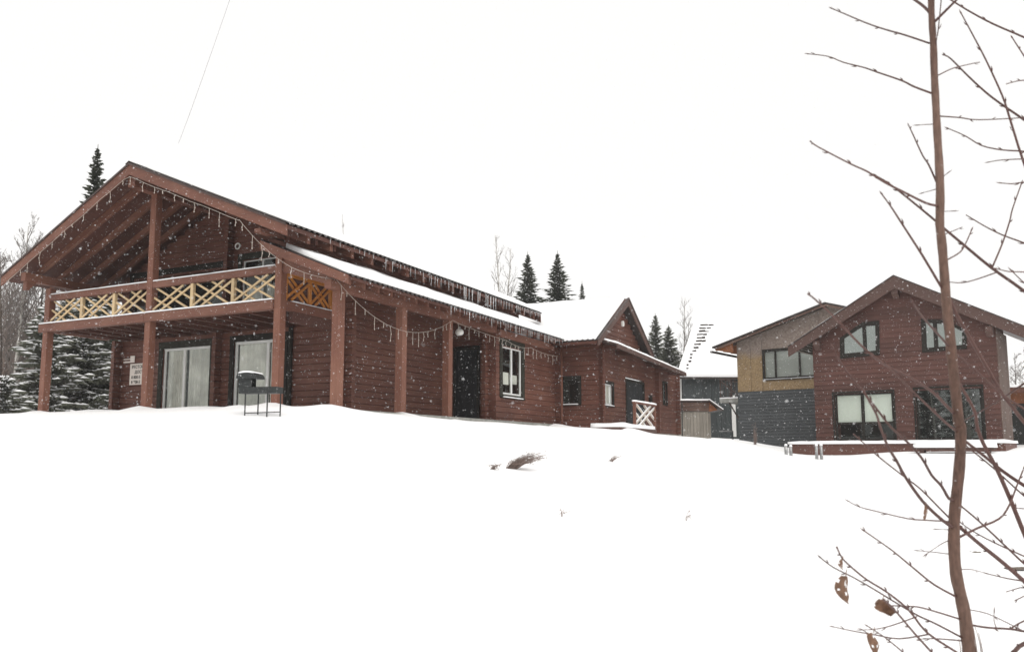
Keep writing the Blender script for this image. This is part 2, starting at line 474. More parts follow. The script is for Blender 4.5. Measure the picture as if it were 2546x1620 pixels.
# ------------------------------------------------------------------ windows and doors
# local frames: axis 'u' = wall runs along x and faces -y; axis 'v' = wall runs along y and faces +x
def pt(axis, a, n, z, sg):  # along, outward distance, height
    return None
def wbox(m, axis, face, a0, a1, o0, o1, z0, z1, c=.005):
    """box on a wall; o0..o1 = distance outward of the wall face"""
    if axis == 'u': m.cbox(a0, a1, face - o1, face - o0, z0, z1, c=c)
    else: m.cbox(face + o0, face + o1, a0, a1, z0, z1, c=c)
def window(parent, axis, face, a0, a1, z0, z1, mulls=(), trans=(), frame='white_pvc', trim='dark_frame', tw=.11, fw=.05, glass='glass', curtain=None, sill=True, snow=True, setin=.06, label=None, back=.3):
    tr = MB()
    if tw:
        wbox(tr, axis, face, a0 - tw, a1 + tw, -.02, .035, z1, z1 + tw * 1.25)
        wbox(tr, axis, face, a0 - tw, a0, -.02, .03, z0, z1)
        wbox(tr, axis, face, a1, a1 + tw, -.02, .03, z0, z1)
        wbox(tr, axis, face, a0 - tw, a1 + tw, -.02, .03, z0 - tw * .5, z0)
    else:
        wbox(tr, axis, face, a0, a1, -.16, -.14, z0 - .02, z0)
    win = tr.build('window', trim, parent)
    if label: win['label'] = label
    f = MB(); i0, i1 = -setin - .05, -setin
    wbox(f, axis, face, a0, a1, i0, i1, z1 - fw, z1)
    wbox(f, axis, face, a0, a1, i0, i1, z0, z0 + fw)
    wbox(f, axis, face, a0, a0 + fw, i0, i1, z0 + fw, z1 - fw)
    wbox(f, axis, face, a1 - fw, a1, i0, i1, z0 + fw, z1 - fw)
    f.build('frame', frame, win)
    xs = [a0 + fw] + list(mulls) + [a1 - fw]
    zs = [z0 + fw] + list(trans) + [z1 - fw]
    for q in mulls:
        k = MB(); wbox(k, axis, face, q - fw * .6, q + fw * .6, i0 - .004, i1 + .004, z0 + fw, z1 - fw); k.build('mullion', frame, win)
    for q in trans:
        k = MB(); wbox(k, axis, face, a0 + fw, a1 - fw, i0 + .004, i1 - .004, q - fw * .5, q + fw * .5); k.build('transom', frame, win)
    for i in range(len(xs) - 1):
        for j in range(len(zs) - 1):
            k = MB(); wbox(k, axis, face, xs[i], xs[i + 1], i0 + .02, i0 + .028, zs[j], zs[j + 1], c=.001); k.build('pane', glass, win)
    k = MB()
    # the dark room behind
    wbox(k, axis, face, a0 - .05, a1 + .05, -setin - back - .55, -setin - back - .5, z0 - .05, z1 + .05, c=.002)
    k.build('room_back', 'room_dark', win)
    if curtain:
        n = 40; k = MB(); z_top = z1 - .02
        for (c0, c1, q0, q1, mt) in curtain:
            k = MB()
            for i in range(n + 1):
                a = c0 + (c1 - c0) * i / n; o = -setin - .11 - .035 * math.sin(i * 1.3 + c0) - .015 * math.sin(i * 2.9 + 1) if mt == 'curtain' else -setin - .09
                for z in (q0, q1):
                    k.v.append((a, face - o, z) if axis == 'u' else (face + o, a, z))
            k.f = [(2 * i, 2 * i + 2, 2 * i + 3, 2 * i + 1) for i in range(n)]
            k.build('curtain' if mt == 'curtain' else 'blind', mt, win, smooth=True)  # 'blind' also names the painted reflection sheet of the OSB storey's window
    if sill:
        k = MB(); wbox(k, axis, face, a0 - tw * .8, a1 + tw * .8, -.03, .075, z0 - tw * .5 - .03, z0 - tw * .5); k.build('sill', 'dark_frame', win)
        if snow:
            zz = z0 - tw * .5 + .001; o0, o1 = .032, .07
            if axis == 'u': blanket('sill_snow', win, (a0, face - o1, zz), (a1, face - o1, zz), (a1, face - o0 + .02, zz), (a0, face - o0 + .02, zz), .035, 10, 4)
            else: blanket('sill_snow', win, (face + o0 - .02, a0, zz), (face + o1, a0, zz), (face + o1, a1, zz), (face + o0 - .02, a1, zz), .035, 4, 10)
    return win
def corrugated(name, parent, u0, z0, u1, z1, v0, v1, mat='tile', step=.2, amp=.028, axis='v', bend=None):
    """metal tile sheet: waves run along 'axis', the sheet falls from (u0,z0) to (u1,z1)"""
    n = int((v1 - v0) / step * 6); m = MB(); k = 3
    for i in range(n + 1):
        v = v0 + (v1 - v0) * i / n
        for j in range(k + 1):
            t = j / k
            for dz in (0, -.012):
                z = z0 + (z1 - z0) * t + amp * math.sin((v - v0) / step * 2 * math.pi) + dz
                u = u0 + (u1 - u0) * t
                m.v.append((u, v, z) if axis == 'v' else (v, u, z))
    W_ = (k + 1) * 2
    for i in range(n):
        for j in range(k):
            a, b = i * W_ + j * 2, (i + 1) * W_ + j * 2
            m.f.append((a, b, b + 2, a + 2)); m.f.append((a + 1, a + 3, b + 3, b + 1))
        for j in (0, k):
            a, b = i * W_ + j * 2, (i + 1) * W_ + j * 2
            m.f.append((a, a + 1, b + 1, b))
    return m.build(name, mat, parent, smooth=True)
def icicles(parent, spots):
    base = None
    protos = []
    for k in range(5):
        m = MB(); L_ = 1.0; pts, rr = [], []
        for i in range(5):
            t = i / 4; pts.append((.03 * math.sin(k + i) * t, .03 * math.cos(2 * k + i) * t, -t)); rr.append((1 - t) ** .8 * (1 + .15 * math.sin(i * 3 + k)) + .08)
        m.tube([(p[0], p[1], p[2]) for p in pts], rr, 6)
        me = bpy.data.meshes.new('icicle'); me.from_pydata(m.v, [], m.f); me.materials.append(MATS['ice'])
        me.polygons.foreach_set('use_smooth', [True] * len(me.polygons)); protos.append(me)
    for (p, l, r) in spots:
        o = bpy.data.objects.new('icicle', random.choice(protos)); COL.objects.link(o); o.parent = parent
        o.location = p; o.scale = (r, r, l); o.rotation_euler = (0, 0, random.uniform(0, 6))

# ================================================================== THE LODGE
lodge = tag(empty('lodge', LP, LA), 'long red log lodge with a gabled balcony front and snowy roofs', 'house')
H = .18
# roof lines
RID_U, RID_Z, SLL, SLR = -4.40, 6.58, .488, .424
OV = .86
EL, ER = -9.62, 1.10
def roof_z(u): return RID_Z - (SLL * (RID_U - u) if u < RID_U else SLR * (u - RID_U))
def shed_z(u): return 4.08 - .415 * (u + .08)
WF = 2.4         # front wall face (v)
SU = .35         # side wall face (u)
PU0, PU1 = 1.80, 2.02   # porch posts
WU = 1.96        # window wall face (u)
V_END = 13.3
RU_END = 13.35
# --- front walls
fw_ = box('front_wall', 'red_shaded', lodge, -8.6, SU - .02, WF + .02, WF + .13, -.35, -.10)
courses(fw_, 'u', -8.6, SU, WF, -1, -.10, 2.42, H, holes=[(-6.62, -4.62, -.2, 2.22), (-3.78, -1.72, -.2, 2.26)])
fu = box('upper_front_wall', 'red_shaded', lodge, -8.6, SU - .02, WF + .02, WF + .13, 2.42, 2.70)
def glim(z):
    return (RID_U - (RID_Z - .22 - z) / SLL, RID_U + (RID_Z - .22 - z) / SLR)
courses(fu, 'u', -8.6, SU, WF, -1, 2.70, 6.1, H, holes=[(-8.1, -4.2, 2.6, 4.4), (-3.5, -2.0, 2.6, 4.52)], lim=glim)
# log ends of the cross walls, stacked
def log_ends(parent, u0, u1, v0, v1, z0, z1, name='log_end_column'):
    m = MB(); z = z0
    while z < z1 - .01:
        h = min(H, z1 - z); m.cbox(u0, u1, v0, v1, z + .006, z + h - .006, c=.012); z += h
    return m.build(name, 'red_log', parent)
log_ends(lodge, -8.62, -8.47, WF - .27, WF - .002, -.1, 2.42)
log_ends(lodge, -4.32, -4.17, WF - .25, WF - .002, -.1, 2.42)
log_ends(lodge, -4.00, -3.85, WF - .25, WF - .002, 2.7, 5.75)
log_ends(lodge, SU + .002, SU + .22, WF + .0, WF + .15, -.1, 3.7)
log_ends(lodge, .18, .33, WF - .25, WF - .002, -.1, 2.42)
# --- front windows
window(lodge, 'u', WF, -6.62, -4.62, .02, 2.08, mulls=(-5.75,), frame='white_pvc', trim='green_frame', tw=.16, fw=.075, glass='glass', curtain=[(-6.56, -5.8, .05, 2.05, 'curtain'), (-5.7, -4.68, .05, 2.05, 'curtain')], sill=False, label='wide glazed door with grey curtains beside the notice board')
window(lodge, 'u', WF, -3.70, -1.80, .02, 2.12, mulls=(-2.45,), frame='white_pvc', trim='dark_frame', tw=.14, fw=.08, glass='glass', curtain=[(-3.62, -2.5, .05, 2.1, 'curtain'), (-2.4, -1.84, .05, 2.1, 'curtain')], sill=False, label='glazed door with pale curtains behind the grill')
window(lodge, 'u', WF, -8.1, -4.2, 2.72, 4.4, mulls=(-6.8, -5.5), frame='dark_frame', trim='dark_frame', tw=.14, glass='glass', sill=False)
window(lodge, 'u', WF, -3.5, -2.0, 2.72, 4.52, mulls=(-2.75,), frame='white_pvc', trim='green_frame', tw=.15, glass='glass', sill=False, curtain=[(-3.4, -2.85, 2.75, 3.75, 'curtain'), (-2.65, -2.05, 2.75, 3.75, 'curtain')])
box('downpipe', 'dark_frame', lodge, -1.58, -1.46, WF - .12, WF - .004, -.1, 2.4, c=.03)
# --- side walls
sw = box('side_wall', 'red_shaded', lodge, SU - .14, SU - .02, WF + .16, 8, -.35, -.10)
courses(sw, 'v', WF + .15, 8.1, SU, 1, -.10, 3.86, H)
us = box('upper_side_wall', 'red_shaded', lodge, SU - .14, SU - .02, 0.1, V_END - .3, 3.86, 3.95)
courses(us, 'v', .1, V_END - .35, SU, 1, 3.95, 4.5, H)
ew = box('entry_wall', 'red_shaded', lodge, SU + .01, WU - .16, 8.02, 8.13, -.4, -.13)
courses(ew, 'u', SU + .002, WU - .152, 8.0, -1, -.13, 3.2, H, holes=[(.42, 1.38, -.2, 2.32)])
log_ends(lodge, 1.56, 1.70, 7.78, 7.998, -.13, 3.05)
# entry door
d = MB(); d.cbox(.42, 1.38, 7.93, 7.99, 2.24, 2.33); d.cbox(.42, .50, 7.93, 7.99, -.06, 2.24); d.cbox(1.30, 1.38, 7.93, 7.99, -.06, 2.24)
door = d.build('door', 'dark_frame', lodge); door['label'] = 'black entrance door at the end of the side porch'
d = MB(); d.cbox(.50, 1.30, 7.97, 8.02, -.02, 2.24); d.cbox(.58, 1.22, 7.955, 7.972, .15, .95, c=.012); d.cbox(.58, 1.22, 7.955, 7.972, 1.12, 2.1, c=.012)
d.build('door_leaf', 'black_door', door)
d = MB(); d.tube([(.60, 7.955, 1.02), (.60, 7.90, 1.02), (.72, 7.90, 1.02)], .012, 6); d.build('door_handle', 'steel', door)
box('threshold', 'steel', door, .45, 1.35, 7.9, 8.0, -.06, -.021)
# window wall
ww = box('window_wall', 'red_shaded', lodge, WU - .13, WU - .02, 8.02, 12.86, -.45, -.15)
WH = (8.42, 9.90, .78, 2.42)
courses(ww, 'v', 8.0, 12.9, WU, 1, -.15, 2.86, H, holes=[WH])
log_ends(lodge, WU + .002, WU + .18, 12.72, 12.86, -.15, 2.8)
window(lodge, 'v', WU, 8.44, 9.88, .80, 2.40, mulls=(9.18,), frame='white_pvc', trim='green_frame', tw=.19, fw=.07, glass='glass', setin=.03, curtain=[(8.5, 9.1, 1.15, 1.55, 'curtain'), (9.25, 9.7, 1.2, 1.5, 'curtain')], label='white framed window in a dark surround by the porch')
m = MB(); m.tube([(WU + .22, 12.8, 2.8), (WU + .22, 12.8, -.3)], .05, 8); m.build('downpipe', 'red_post', lodge, smooth=True)
MB().prism([(WF + .16, -.4), (RU_END - .2, -.4), (RU_END - .2, roof_z(-8.5) - .18), (WF + .16, roof_z(-8.5) - .18)], 0, -8.58, -8.44).build('log_wall', 'red_log', lodge)
MB().prism([(-8.43, -.4), (SU - .16, -.4), (SU - .16, roof_z(SU) - .2), (RID_U, RID_Z - .2), (-8.43, roof_z(-8.43) - .2)], 1, RU_END - .35, RU_END - .2).build('back_wall', 'red_log', lodge)
box('upper_floor', 'red_shaded', lodge, -8.43, SU - .16, WF + .16, RU_END - .36, 2.45, 2.6)
# --- porch slab and edge
box('porch_slab', 'slab', lodge, SU + .02, 2.28, -.2, 12.6, -.5, -.07)
box('front_slab', 'slab', lodge, -9.2, SU - .2, -.15, 2.36, -.5, -.09)
# --- wing
WV = 12.9
UE = 3.6
WEND = 23.5
wf = box('wing_front_wall', 'red_shaded', lodge, WU + .02, UE - .16, WV + .02, WV + .12, -.55, -.25)
courses(wf, 'u', WU + .004, UE + .15, WV, -1, -.25, 2.92, H, holes=[(2.02, 2.90, .66, 1.66)])
window(lodge, 'u', WV, 2.12, 2.82, .72, 1.58, mulls=(2.4,), frame='dark_frame', trim='dark_frame', tw=.1, label='dark square window with a snowy sill in the wing')
we = box('wing_end_wall', 'red_shaded', lodge, UE - .14, UE - .02, WV + .16, WEND - .02, -.35, -.25)
wing_holes = [(13.16, 14.5, .62, 1.55), (15.9, 18.3, -.3, 1.82), (21.0, 21.75, 1.0, 2.1)]
AP_V, AP_Z = 15.35, 4.90
def wlim(z):
    return (AP_V - (AP_Z - .2 - z) / .60, AP_V + (AP_Z - .2 - z) / .60)
courses(we, 'v', WV + .15, WEND, UE, 1, -.25, 2.8, H, holes=wing_holes)
gw = box('gable_wall', 'red_shaded', lodge, UE - .14, UE - .02, 12.95, 18.2, 2.75, 2.82)
courses(gw, 'v', 12.6, 18.4, UE, 1, 2.82, 4.6, H, lim=wlim)
log_ends(lodge, UE + .002, UE + .2, WV + .0, WV + .148, -.25, 2.8)
log_ends(lodge, UE + .002, UE + .18, 19.9, 20.05, -.25, 2.6)
log_ends(lodge, UE + .002, UE + .18, WEND - .3, WEND - .15, -.25, 2.55)
box('foundation', 'concrete', lodge, UE - .3, UE - .01, 12.8, WEND, -1.0, -.252)
window(lodge, 'v', UE, 13.28, 14.4, .70, 1.45, mulls=(13.8,), frame='white_pvc', trim='dark_frame', tw=.1, glass='glass', curtain=[(13.9, 14.35, .7, 1.45, 'curtain')], label='small window left of the dark double door')
window(lodge, 'v', UE, 21.1, 21.65, 1.08, 2.02, frame='dark_frame', trim='dark_frame', tw=.08, sill=False)
# wing double door
d = MB(); d.cbox(UE - .06, UE + .03, 15.9, 18.3, 1.74, 1.84); d.cbox(UE - .06, UE + .03, 15.9, 16.0, -.3, 1.74); d.cbox(UE - .06, UE + .03, 18.2, 18.3, -.3, 1.74)
wd = d.build('door', 'dark_frame', lodge); wd['label'] = 'dark green double door behind the snowy stair railing'
for a in (16.0, 17.1):
    d = MB(); d.cbox(UE - .08, UE - .03, a, a + 1.09, -.28, 1.74); d.cbox(UE - .035, UE - .02, a + .15, a + .95, -.1, .6, c=.01); d.cbox(UE - .035, UE - .02, a + .15, a + .95, .78, 1.6, c=.01)
    d.build('door_leaf', 'black_door', wd)
# small electric box and meter by the door
box('meter_box', 'dark_frame', lodge, UE + .002, UE + .1, 18.9, 19.15, .95, 1.35)
# --- wing deck with snowy railing
dk = box('wing_deck', 'brown_fascia', lodge, UE + .02, 4.78, 11.9, 16.1, -.62, -.2)
blanket('deck_snow', dk, (UE + .05, 11.9, -.2), (4.78, 11.9, -.2), (4.78, 15.9, -.2), (UE + .05, 15.9, -.2), .16, 10, 26, 5)
rl = MB(); rl.cbox(4.66, 4.76, 13.55, 13.65, -.2, .72); rl.cbox(4.66, 4.76, 16.0, 16.1, -.2, .70); rl.cbox(4.65, 4.77, 13.5, 16.15, .70, .76)
rail = rl.build('wing_railing', 'red_beam', lodge)
blanket('rail_snow', rail, (4.64, 13.5, .76), (4.78, 13.5, .76), (4.78, 16.15, .76), (4.64, 16.15, .76), .07, 5, 16, 9)
def lattice(parent, P, Q, z0, z1, fixed, mat, wdt=.05, axis='u', snow=None, few=False):
    """lattice panel between along-coordinates P..Q and heights z0..z1: pairs of crossing bars"""
    L_, Hh = Q - P, z1 - z0
    def clip(c0, sgn):   # bar z = z0 + Hh/2 + sgn*(a-mid)*k + c0
        k = Hh / L_ * 1.12; mid = (P + Q) / 2; pts = []
        for i in range(121):
            a = P + L_ * i / 120; z = z0 + Hh / 2 + sgn * (a - mid) * k + c0
            if z0 <= z <= z1: pts.append((a, z))
        return (pts[0], pts[-1]) if len(pts) > 6 else None
    for sgn, off in ((1, 0), (-1, .032)):
        for c0 in (-.46 * Hh, .0, .46 * Hh) if sgn < 0 and not few else (-.15 * Hh, .15 * Hh):
            r = clip(c0, sgn)
            if not r: continue
            (a0, q0), (a1, q1) = r
            if axis == 'u': p, q, up = (a0, fixed + off, q0), (a1, fixed + off, q1), (0, 1, 0)
            else: p, q, up = (fixed - off, a0, q0), (fixed - off, a1, q1), (1, 0, 0)
            b = MB().bar(p, q, wdt, .03, up).build('lattice_bar', mat, parent)
            if snow:
                dz = Vector((0, 0, wdt * .5 + .008))
                MB().bar(Vector(p) + dz, Vector(q) + dz, .03, .045, up).build('bar_snow', 'snow', parent)
lattice(rail, 13.66, 16.0, -.12, .69, 4.72, 'pale_strip', .09, 'v', snow=True)
# --- balcony
PW = .21
posts = [-8.86, -4.56, 0.0]
tops = [3.72, roof_z(-4.45) - .55, shed_z(.1) - .14]
for u, tz in zip(posts, tops):
    box('post', 'red_post', lodge, u, u + PW, 0, PW, -.3, 2.44)
    box('upper_post', 'red_post', lodge, u, u + PW, 0.005, PW, 2.44, tz)
# edge beam in two lengths, joists, deck boards
for a, b in ((-9.02, -4.56), (-4.55, .0)):
    bm = box('edge_beam', 'red_beam', lodge, a, b - .004, -.035, .15, 2.43, 2.67)
    blanket('beam_snow', bm, (a + .02, -.05, 2.67), (b - .02, -.05, 2.67), (b - .02, .10, 2.67), (a + .02, .10, 2.67), .045, 40, 4, a)
u = -8.2
while u < -.2:
    box('joist', 'red_shaded', lodge, u, u + .09, .15, WF - .002, 2.40, 2.62); u += .66
for k in range(14):
    box('deck_board', 'red_shaded', lodge, -8.9, .16, .16 + k * .16, .16 + k * .16 + .15, 2.621, 2.66)
bm = box('side_beam', 'red_beam', lodge, .03, .20, PW + .002, WF - .26, 2.43, 2.67)
blanket('beam_snow', bm, (.06, .45, 2.67), (.19, .45, 2.67), (.19, 2.1, 2.67), (.06, 2.1, 2.67), .035, 4, 14)
box('ledger_beam', 'red_shaded', lodge, .04, .17, .5, WF - .26, 2.16, 2.425)
box('tie_beam', 'red_beam', lodge, -8.84, -8.68, PW + .002, WF - .28, 2.43, 2.67)
rc = 0
for a, b in ((-8.86 + PW, -4.56), (-4.56 + PW, 0.0)):
    rl = box('balcony_railing', 'red_beam', lodge, a + .003, b - .003, .02, .15, 3.35, 3.53, c=.012)
    blanket('rail_snow', rl, (a + .01, .01, 3.53), (b - .01, .01, 3.53), (b - .01, .16, 3.53), (a + .01, .16, 3.53), .035, 40, 4, a * 3)
    n = 3; st = (b - a) / n
    for k in range(n):
        if k: box('baluster', 'yellow_pine', rl, a + st * k - .05, a + st * k + .05, .05, .15, 2.672, 3.348)
        lattice(rl, a + st * k + (.055 if k else .01), a + st * (k + 1) - (.055 if k < n - 1 else .01), 2.70, 3.345, .07, 'yellow_pine', .052)
rl = box('side_railing', 'orange_pine', lodge, .06, .15, PW + .01, WF - .28, 3.30, 3.40)
for v in (PW + .06, 1.18, WF - .4): box('baluster', 'orange_pine', rl, .07, .15, v - .045, v + .045, 2.672, 3.298)
lattice(rl, PW + .1, 1.13, 2.72, 3.29, .13, 'orange_pine', .065, 'v', few=True)
lattice(rl, 1.23, WF - .45, 2.72, 3.29, .13, 'orange_pine', .065, 'v', few=True)
# --- porch posts and plate
for v in (0.0, 2.62, 4.98):
    box('post', 'red_post', lodge, PU0, PU1, v, v + PW + .01, -.4, 2.73)
box('plate_beam', 'red_beam', lodge, PU0 + .01, PU1 - .01, -.3, 7.98, 2.73, 2.93)
# tie beam from the right balcony post to the porch post under the rake
# --- main roof
mr_ = corrugated('main_roof', lodge, RID_U, RID_Z + .02, ER + .05, roof_z(ER) + .0, -OV, RU_END)
lr_ = corrugated('main_roof', lodge, RID_U, RID_Z + .02, EL - .05, roof_z(EL) + .0, -OV, RU_END)
for nm, e, par in (('r', ER, mr_), ('l', EL, lr_)):
    s_ = -1 if e < RID_U else 1
    zt = roof_z(e); a = RID_U
    m = MB().prism([(RID_U, RID_Z - .03), (e, zt - .03), (e, zt - .14), (RID_U, RID_Z - .14)], 1, -OV + .06, RU_END - .1)
    m.build('soffit', 'red_shaded', par)
    # barge board on the front edge
    m = MB().prism([(RID_U + .001 * s_, RID_Z - .03), (e, zt - .03), (e, zt - .30), (RID_U + .001 * s_, RID_Z - .33)], 1, -OV, -OV + .05)
    m.build('fascia', 'brown_fascia' if False else 'red_beam', par)
    m = MB().prism([(RID_U + .001 * s_, RID_Z + .0), (e, zt + .0), (e, zt - .055), (RID_U + .001 * s_, RID_Z - .055)], 1, -OV - .03, -OV - .002)
    m.build('verge_trim', 'tile_brown', par)
    # rafters
    v = -.25
    while v < (2.2 if s_ < 0 else RU_END - .3):
        m = MB()
        m.prism([(RID_U, RID_Z - .142), (e - .25 * s_, roof_z(e - .25 * s_) - .142), (e - .25 * s_, roof_z(e - .25 * s_) - .30), (RID_U, RID_Z - .36)], 1, v, v + .1)
        m.build('rafter', 'red_beam' if s_ < 0 else 'red_shaded', par); v += .72
    # rafter tails along the eave, seen from the side
    if s_ > 0:
        v = -.1
        while v < RU_END - .4:
            m = MB().prism([(e - .85, roof_z(e - .85) - .145), (e - .12, roof_z(e - .12) - .145), (e - .12, roof_z(e - .12) - .33), (e - .85, roof_z(e - .85) - .36)], 1, v + .11, v + .23)
            m.build('rafter_tail', 'red_beam', par); v += .86
        box('eave_board', 'tile_brown', par, e - .03, e - .005, -OV + .1, RU_END - .05, zt - .13, zt - .04, c=.003)
m = MB().prism([(RID_U - .16, RID_Z - .34), (RID_U + .1, RID_Z - .34), (RID_U + .1, RID_Z - .62), (RID_U - .16, RID_Z - .62)], 1, -OV + .12, WF + .05)
m.build('ridge_beam', 'red_beam', lodge)
MB().prism([(RID_U - .14, RID_Z - .03), (RID_U, RID_Z + .05), (RID_U + .14, RID_Z - .03), (RID_U, RID_Z + .03)], 1, -OV - .03, RU_END).build('ridge_cap', 'tile_brown', mr_)
# purlins over the posts, with cut ends below the rake
for u in (-8.85, .02):
    zz = roof_z(u + .1) - .40
    if u < 0:
        box('purlin', 'red_beam', lodge, u, u + .2, -OV + .1, WF + .1, zz - .24, zz)
        m = MB().prism([(-.70, zz - .24), (-.40, zz - .24), (-.62, zz - .5), (-.70, zz - .5)], 0, u + .02, u + .18); m.build('bracket', 'red_beam', lodge)
    else:
        box('purlin', 'red_beam', lodge, u, u + .2, -OV + .1, 3.2, zz - .1, zz)
# snow on the main roof
blanket('snow_cover', mr_, (RID_U + .2, -OV + .25, roof_z(RID_U + .2) + .02), (ER - .12, -OV + .3, roof_z(ER - .12) + .02), (ER - .02, RU_END - .05, roof_z(ER - .02) + .02), (RID_U, RU_END - .05, RID_Z + .02), .16, 22, 60, 2)
blanket('snow_cover', lr_, (RID_U, RU_END - .05, RID_Z + .02), (EL + .05, RU_END - .05, roof_z(EL + .05) + .02), (EL + .1, -OV + .3, roof_z(EL + .1) + .02), (RID_U, -OV + .05, RID_Z + .02), .12, 22, 60, 3)
# end board of the eave where the wing roof cuts in
m = MB().prism([(ER - .95, roof_z(ER - .95) - .03), (ER, roof_z(ER) - .03), (ER, roof_z(ER) - .36), (ER - .95, roof_z(ER - .95) - .38)], 1, RU_END - .06, RU_END); m.build('fascia', 'red_shaded', mr_)
# --- shed roof over the side porch
SE = 2.58
S0 = -.43
S1 = 12.35
sh = corrugated('porch_roof', lodge, SU - .1, shed_z(SU - .1), SE + .04, shed_z(SE + .04), S0 + .45, S1)
shf = corrugated('porch_roof', lodge, -.10, shed_z(-.10), SE + .04, shed_z(SE + .04), S0, S0 + .452)
m = MB().prism([(-.08, shed_z(-.08) - .03), (SE, shed_z(SE) - .03), (SE, shed_z(SE) - .11), (-.08, shed_z(-.08) - .11)], 1, S0 + .05, S1 - .2)
m.build('soffit', 'red_shaded', sh)
m = MB().prism([(-.10, shed_z(-.10) - .015), (SE, shed_z(SE) - .015), (SE, shed_z(SE) - .22), (-.10, shed_z(-.10) - .24)], 1, S0 - .01, S0 + .04)
m.build('fascia', 'red_beam', sh)
m = MB().prism([(-.04, shed_z(-.04) - .24), (1.86, shed_z(1.86) - .24), (1.86, shed_z(1.86) - .44), (.3, shed_z(.3) - .6), (-.04, shed_z(.3) - .6)], 1, .06, .16)
m.build('gusset_board', 'red_beam', lodge)
v = -.2; k = 0
while v < S1 - .3:
    a0 = PU0 - .5 if v < 7.6 else WU + .002
    m = MB().prism([(a0, shed_z(a0) - .112), (SE - .14, shed_z(SE - .14) - .112), (SE - .14, shed_z(SE - .14) - .25), (a0, shed_z(a0) - .28)], 1, v, v + .08)
    m.build('rafter_tail', 'red_beam', sh); v += .56
box('eave_board', 'tile_brown', sh, SE - .03, SE - .005, S0 + .1, S1 - .1, shed_z(SE) - .10, shed_z(SE) - .035, c=.003)
box('soffit_board', 'red_beam', lodge, WU + .004, PU1 + .1, 8.0, S1 - .1, 2.62, 2.86)
blanket('snow_cover', sh, (SU + .02, -.05, shed_z(SU) + .02), (SE - .10, -.33, shed_z(SE - .10) + .02), (SE - .06, S1 - .02, shed_z(SE - .06) + .02), (SU + .02, S1 - .02, shed_z(SU) + .02), .15, 14, 70, 6)
# --- wing roof (ridge runs along u)
WE0, WE1 = 12.0, 18.55
WZ0 = AP_Z - (AP_V - WE0) * .60
UG = 3.95
wr = corrugated('wing_roof', lodge, AP_V, AP_Z + .02, WE0, WZ0 + .0, SE - .1, UG, axis='u')
m = MB().prism([(AP_V, AP_Z + .02), (AP_V, AP_Z - .1), (WE0 + .02, WZ0 - .12), (WE0 + .02, WZ0 - .03)], 0, -5.0, UG - .06); m.build('soffit', 'red_shaded', wr)
wr2 = MB().prism([(AP_V, AP_Z - .0), (AP_V, AP_Z - .1), (WE1, AP_Z - (WE1 - AP_V) * .60 - .12), (WE1, AP_Z - (WE1 - AP_V) * .60 - .02)], 0, -5.0, UG - .02).build('wing_roof_back', 'tile', lodge)
for s_, e in ((-1, WE0), (1, WE1)):
    zt = AP_Z - abs(e - AP_V) * .60
    m = MB().prism([(AP_V, AP_Z - .0), (e, zt - .0), (e, zt - .22), (AP_V, AP_Z - .26)], 0, UG - .03, UG + .02); m.build('fascia', 'brown_fascia', wr)
    m = MB().prism([(AP_V, AP_Z + .06), (e, zt + .05), (e, zt - .0), (AP_V, AP_Z + .0)], 0, UG - .0, UG + .05); m.build('verge_trim', 'tile_brown', wr)
blanket('snow_cover', wr, (-5, WE0 + .05, WZ0 + .03), (UG - .12, WE0 + .05, WZ0 + .03), (UG - .12, AP_V, AP_Z + .04), (-5, AP_V, AP_Z + .04), .14, 40, 22, 7)
m = MB(); m.tube([(UE + .0, AP_V + .25, 3.98), (UE + .06, AP_V + .25, 3.98)], .12, 16)
m.build('vent_cap', 'lamp_glass', lodge)
# lean-to roof along the wing's end wall
def lean(v): return 2.80 - (v - 12.7) * .028
m = MB()
for v in (12.55, 22.1):
    z = lean(v); m.v += [(4.42, v, z - .0), (4.42, v, z - .07), (UE, v, z + .26), (UE, v, z + .16)]
m.f = [(0, 1, 3, 2), (4, 6, 7, 5), (0, 4, 5, 1), (0, 2, 6, 4), (1, 5, 7, 3)]
le = m.build('lean_to_roof', 'tile_brown', lodge)
m = MB()
for v in (12.6, 22.05):
    z = lean(v); m.v += [(4.44, v, z + .0), (4.44, v, z - .16), (4.40, v, z - .16), (4.40, v, z)]
m.f = [(0, 1, 2, 3), (7, 6, 5, 4), (0, 4, 5, 1), (1, 5, 6, 2), (2, 6, 7, 3), (3, 7, 4, 0)]
m.build('fascia', 'brown_fascia', le)
blanket('snow_cover', le, (4.41, 12.6, lean(12.6) + .005), (4.41, 22.0, lean(22) + .005), (UE + .02, 22.0, lean(22) + .25), (UE + .02, 12.6, lean(12.6) + .25), .09, 50, 8, 8)
for v in (13.0, 14.8, 18.6, 20.0, 21.9):
    z = lean(v) - .075
    MB().prism([(4.36, z), (UE + .0, z + .2), (UE + .0, z - .0), (4.36, z - .1)], 1, v, v + .1).build('rafter_tail', 'red_shaded', le)
# icicles along the eaves
rs = random.Random(5); sp_ = []
v = .7
while v < RU_END - .05:
    big = 7.2 < v < 9.6
    if rs.random() < .93: sp_.append(((ER + .03, v, roof_z(ER) - .03), (rs.uniform(.32, .62) if big else rs.uniform(.1, .36)) * (1 if v > 2.5 else .45), rs.uniform(.014, .024) if big else rs.uniform(.009, .015)))
    v += rs.uniform(.09, .24) if v > 5 else rs.uniform(.16, .4)
icicles(mr_, sp_)
sp_ = []; v = 4.1
while v < S1:
    sp_.append(((SE + .03, v, shed_z(SE) - .02), rs.uniform(.08, .34), rs.uniform(.008, .014))); v += rs.uniform(.1, .26)
icicles(sh, sp_)

